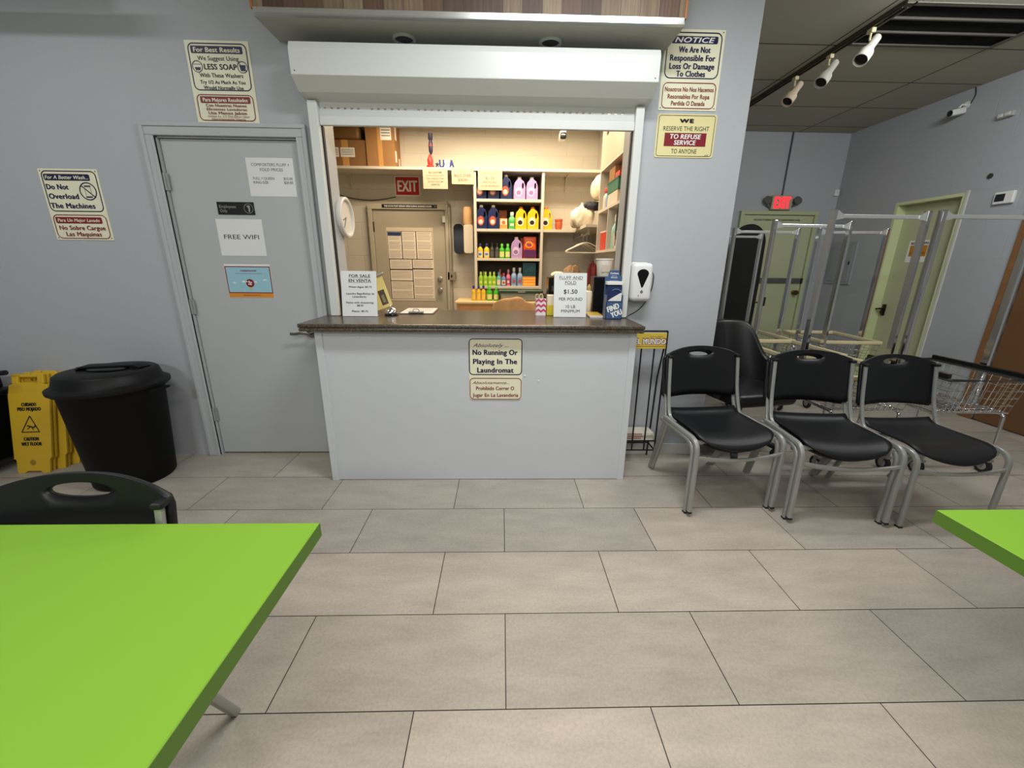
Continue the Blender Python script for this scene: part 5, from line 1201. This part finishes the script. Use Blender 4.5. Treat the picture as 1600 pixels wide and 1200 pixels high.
MB().lathe([(.044, 0), (.046, .006), (.042, .012), (.012, .013), (0, .013)], seg=32).build('base', M_blackgloss, be, smooth=40); MB().lathe([(.040, .016), (.040, .020), (.036, .034), (.026, .046), (.010, .052), (0, .053)], seg=32).build('dome', M_chrome, be, smooth=40); MB().lathe([(.004, .050), (.004, .060), (.007, .061), (.006, .066), (0, .067)], seg=14).build('button', M_chrome, be, smooth=40)
MB().lathe([(.010, .012), (.010, .02)], seg=12).build('post', M_black, be)
cl = thing('clipboard', 'clipboard with white form lying on the counter, clip towards the room', 'clipboard', (-.585, 2.955, TZ), R5(2))
MB().box(-.118, -.165, 0, .118, .165, .004, .001).build('board', mat('hardboard', (96, 70, 46), .6), cl); MB().box(-.108, -.155, .004, .108, .155, .0075).build('form_sheets', M_paper, cl)
mb = MB(); [mb.box(-.09, -.09 + k * .028, .0076, .09, -.087 + k * .028, .0078) for k in range(8)]; mb.build('printed_text', pm('dim'), cl)
MB().box(-.05, -.170, .006, .05, -.142, .018, .004).tube(fillet([(-.022, -.156, .016), (-.016, -.158, .034), (.016, -.158, .034), (.022, -.156, .016)], .012), 0, rect=(.014, .004), ref=(0, 1, 0)).build('metal_clip', M_steel, cl)
cp_ = thing('pencil_cup', 'pink and white chevron square cup on the counter', 'cup', (.263, 2.80, TZ))
mb = MB(); mb.plate(rrect(-.034, -.034, .034, .034, .006), 0, .108, holes=(rrect(-.030, -.030, .030, .030, .004),), M=Matrix(((1, 0, 0, 0), (0, 0, 1, 0), (0, 1, 0, 0), (0, 0, 0, 1)))); mb.box(-.031, -.031, 0, .031, .031, .004); mb.build('cup_body', P('cup_white', (238, 226, 226)), cp_)
for k in range(3):
    z = .018 + k * .033; zz = [(-.034 + i * .017, z + (.013 if i % 2 else 0)) for i in range(5)]
    MB().plate(zz + [(x, z_ + .015) for x, z_ in zz[::-1]], -.0350, -.0343).build('chevron_stripe', P('chevron_pink', (196, 72, 110)), cp_)
scs = thing('scissors', 'pale handled scissors standing in the chevron cup', 'scissors', (.252, 2.80, TZ + .0045))
for s in (-1, 1):
    MB().tube([(s * .004, 0, .085)] + [(s * .013 + .012 * math.cos(a), 0, .118 + .016 * math.sin(a)) for a in [R5(-90 + d_) for d_ in range(0, 361, 24)]], .0030, 8).build('handle_loop', P('scissor_handle', (204, 190, 150)), scs, smooth=40)
    MB().tube([(s * .004, 0, .085), (-s * .003, 0, .001)], 0, rect=(.005, .002), ref=(1, 0, 0)).build('blade', M_steel, scs)
tb2 = pbox('soap_box', 'yellow and white carton beside the chevron cup, half behind the fluff and fold sign', 'box', .305, 2.775, TZ, .352, 2.835, TZ + .135, P('carton_white', (232, 222, 196)))
MB().box(-.0242, -.0308, .002, .0242, .0308, .068).build('yellow_band', P('carton_yellow', (214, 196, 60)), tb2)
lo = thing('lotion_bottle', 'white squeeze bottle with gold cap between the fluff and fold sign and the black box', 'bottle', (.612, 2.925, TZ)); MB().lathe([(.017, 0), (.020, .006), (.026, .13), (.024, .150), (.012, .158), (0, .158)], seg=22).build('bottle_body', P('lotion_white', (236, 226, 208)), lo, smooth=40); MB().lathe([(.0125, .157), (.0135, .182), (.009, .186), (.006, .196), (0, .202)], seg=18).build('cap', P('gold_cap', (196, 168, 110)), lo, smooth=40)
bx_ = thing('black_box', 'tall black box standing on the counter under the white bucket', 'box', (.702, 2.985, TZ)); MB().box(-.058, -.06, 0, .058, .06, .252, .003).build('body', M_blackgloss, bx_); MB().box(-.0586, -.06, .004, -.0580, -.046, .248).build('edge_strip', mat('dark_brown_edge', (70, 56, 46), .5), bx_)
bu = thing('white_bucket', 'white plastic bucket standing on the tall black box', 'bucket', (.728, 3.00, TZ + .2525)); MB().lathe([(.046, 0), (.048, .003), (.058, .112), (.062, .113), (.062, .122), (.057, .122), (.046, .01), (0, .01)], seg=32).build('bucket_body', P('bucket_white', (236, 230, 218)), bu, smooth=40)
MB().box(-.030, -.0555, .030, .030, -.0515, .080, .002).build('printed_label', P('bucket_print', (206, 196, 180)), bu)
bs = thing('brochure_stand', 'blue brochure stand with white slogan at the end of the counter', 'brochure stand', (.712, 2.600, TZ))
BL = P('brochure_blue', (64, 88, 128)); 
MB().plate([(-.054, 0), (.054, 0), (.054, .262), (.044, .262), (.034, .300), (-.026, .300), (-.036, .262), (-.054, .262)], .070, .074).build('back_card', BL, bs, bevel=.001)
face(bs, .108, .30, [T('Curious', .058, .018, .052, .011, 'white', bold=.02), T('about your', .058, .034, .034, .006, 'white'), T('history?', .058, .044, .04, .007, 'white', bold=.02), T('START YOUR STORY', .058, .066, .06, .005, 'white'), T('take a free brochure today', .058, .075, .08, .005, 'white')], base_y=.070)
pk_ = MB().box(-.052, 0, 0, .052, .003, .108).box(-.052, 0, 0, -.049, .074, .15).box(.049, 0, 0, .052, .074, .15).box(-.052, 0, 0, .052, .074, .003).build('front_pocket', BL, bs)
nb0 = len(bs.children); 
mb = MB(); text_bm(mb.bm, 'FIND', 0, .074, .074, .034, -.0006, .02); text_bm(mb.bm, 'YOU', .008, .032, .068, .034, -.0006, .02)
bmesh.ops.rotate(mb.bm, verts=mb.bm.verts, cent=(0, 0, .054), matrix=Matrix.Rotation(R5(-22), 3, 'Y')); mb.build('lettering', pm('white'), bs, recalc=False)
for k in range(3):
    br_ = MB().box(-.046 + k * .003, .020 + k * .014, .006, .046 + k * .001, .023 + k * .014, .205 + k * .012).build('brochure', P('brochure_dark', (32, 44, 84)), bs)
MB().plate([(-.040, .112), (.046, .112), (.046, .165), (.030, .158), (-.02, .128)], .0165, .0195).build('brochure_insert', M_paper, bs)
MB().box(-.050, .016, .212, .050, .070, .232, .002).build('white_booklets', M_paper, bs)
mb = MB(); mb.tube([(.040 * math.cos(R5(a)) + .010, .0186, .150 + .036 * math.sin(R5(a))) for a in range(0, 131, 13)], .0022, 6); mb.build('printed_arc', P('arc_teal', (96, 140, 160)), bs)
for k, (z, col, lab, dx) in enumerate(((0, (206, 200, 190), 'lower magazine of the pair lying beside the blue brochure stand', 0), (.0075, (196, 164, 70), 'upper magazine with yellow cover lying beside the blue brochure stand', -.004))):
    mg = thing('magazine', lab, 'magazine', (.625 + dx, 2.775, TZ + z), R5(-3), group='magazines on the counter'); MB().box(-.044, -.110, 0, .044, .110, .0068, .001).build('pages', M_paper, mg); MB().box(-.044, -.110, .0068, .044, .110, .0073).build('cover', mat('cover_%d' % k, col, .3), mg)

# ------------------------------------------------------------------ towel-covered desk chair behind the counter
dc = thing('desk_chair', 'desk chair with tan towel over its back behind the counter', 'chair', (.105, 3.62, 0), R5(3))
def bkf(u, v):
    U = 2 * u - 1; w = .195 * (1 - .22 * max(0, (v - .6) / .4) ** 2.2); z = .60 + .465 * v - .075 * abs(U) ** 2.6 * (v ** 3)
    return (U * w, -.02 + .05 * U * U + .006 * math.sin(9 * U + 4 * v), z + .006 * math.sin(7 * U))
MB().grid(bkf, 28, 16).build('towel_cover', towel_material('tan_towel', (196, 146, 96)), dc, smooth=True, solid=.07, sub=1)
MB().box(-.23, -.40, .43, .23, .08, .50, .03, 3).build('seat', M_leather, dc, smooth=True); MB().box(-.03, .02, .47, .03, .05, .68, .006).build('back_support', M_black, dc)
MB().lathe([(.03, .09), (.03, .43)], (0, -.16, 0), 16).build('gas_column', M_black, dc, smooth=40)
for k in range(5):
    a = k * 2 * PI / 5; ux, uy = math.cos(a), math.sin(a); lg = MB().tube([(0, -.16, .10), (ux * .27, -.16 + uy * .27, .07)], 0, rect=(.04, .025), ref=(-uy, ux, 0)).build('leg', M_black, dc, smooth=40)
    MB().cyl((ux * .27 - uy * .02, -.16 + uy * .27 + ux * .02, .03), (ux * .27 + uy * .02, -.16 + uy * .27 - ux * .02, .03), .03, 16).cyl((ux * .27, -.16 + uy * .27, .03), (ux * .27, -.16 + uy * .27, .07), .008, 8).build('caster', M_rubber, lg, smooth=40)

# unseen rail, added only to shade the wall band over the overload sign
shade_rail = bpy.data.objects.new('added_shade_rail', None); COL.objects.link(shade_rail); struct(shade_rail)
MB().box(-3.95, 2.36, 2.64, -2.06, 2.42, 2.70, .004).build('rail', mat('shade_rail_white', (200, 200, 196), .5), shade_rail)
for x in (-3.6, -2.4): MB().cyl((x, 2.39, 2.70), (x, 2.39, CZ), .008, 10).build('shade_rail_rod', M_steel, shade_rail)

# ------------------------------------------------------------------ light
def area(name, loc, size, power, col=(1, 1, 1), rot=(0, 0, 0), sy=None):
    l = bpy.data.lights.new(name, 'AREA'); l.energy = power; l.color = col; l.size = size
    if sy: l.shape = 'RECTANGLE'; l.size_y = sy
    o = bpy.data.objects.new(name, l); COL.objects.link(o); o.location = loc; o.rotation_euler = rot
    return o
area('ceiling_and_fill_light', (.5, 1.45, 2.93), 1.2, 42, (.96, .99, 1.0), sy=.3)
area('ceiling_and_fill_light', (.2, -.7, 2.93), 1.2, 42, (1.0, .95, .88), sy=.6)
area('ceiling_and_fill_light', (-1.6, -2.7, 2.93), 1.2, 90, (.97, .99, 1.0), rot=(R5(35), 0, 0), sy=.6)  # unseen fill lamp added behind the camera to lift the front wall
area('ceiling_and_fill_light', (-2.7, 1.5, 2.93), 1.2, 12, (.96, .985, 1.0), sy=.2)  # unseen lamp placed so that the added rail throws its shade on the wall
area('ceiling_and_fill_light', (3.0, 2.35, 2.93), 1.0, 50, (.98, .99, 1.0), rot=(R5(48), 0, 0), sy=.4)  # unseen fill lamp added to brighten the back room, tilted away from the tables
area('ceiling_and_fill_light', (3.2, -.3, 2.93), 1.2, 7, (1.0, .98, .95), sy=.6)  # weak unseen fill lamp added for the dark right side
area('office_and_fill_light', (-.15, 4.88, 2.89), 2.3, 62, (1.0, .81, .56), sy=.14)
area('office_and_fill_light', (.2, 3.7, 2.92), 1.2, 22, (1.0, .82, .58), sy=.3)  # added fill lamp for the front of the office and the window reveal
w = bpy.data.worlds.new('dim_room'); w.use_nodes = True; S.world = w
w.node_tree.nodes['Background'].inputs['Color'].default_value = (.6, .65, .7, 1); w.node_tree.nodes['Background'].inputs['Strength'].default_value = .05
S.view_settings.view_transform = 'Standard'; S.view_settings.look = 'None'; S.view_settings.gamma = 1.0; S.view_settings.exposure = 0.12
S.view_settings.use_curve_mapping = False
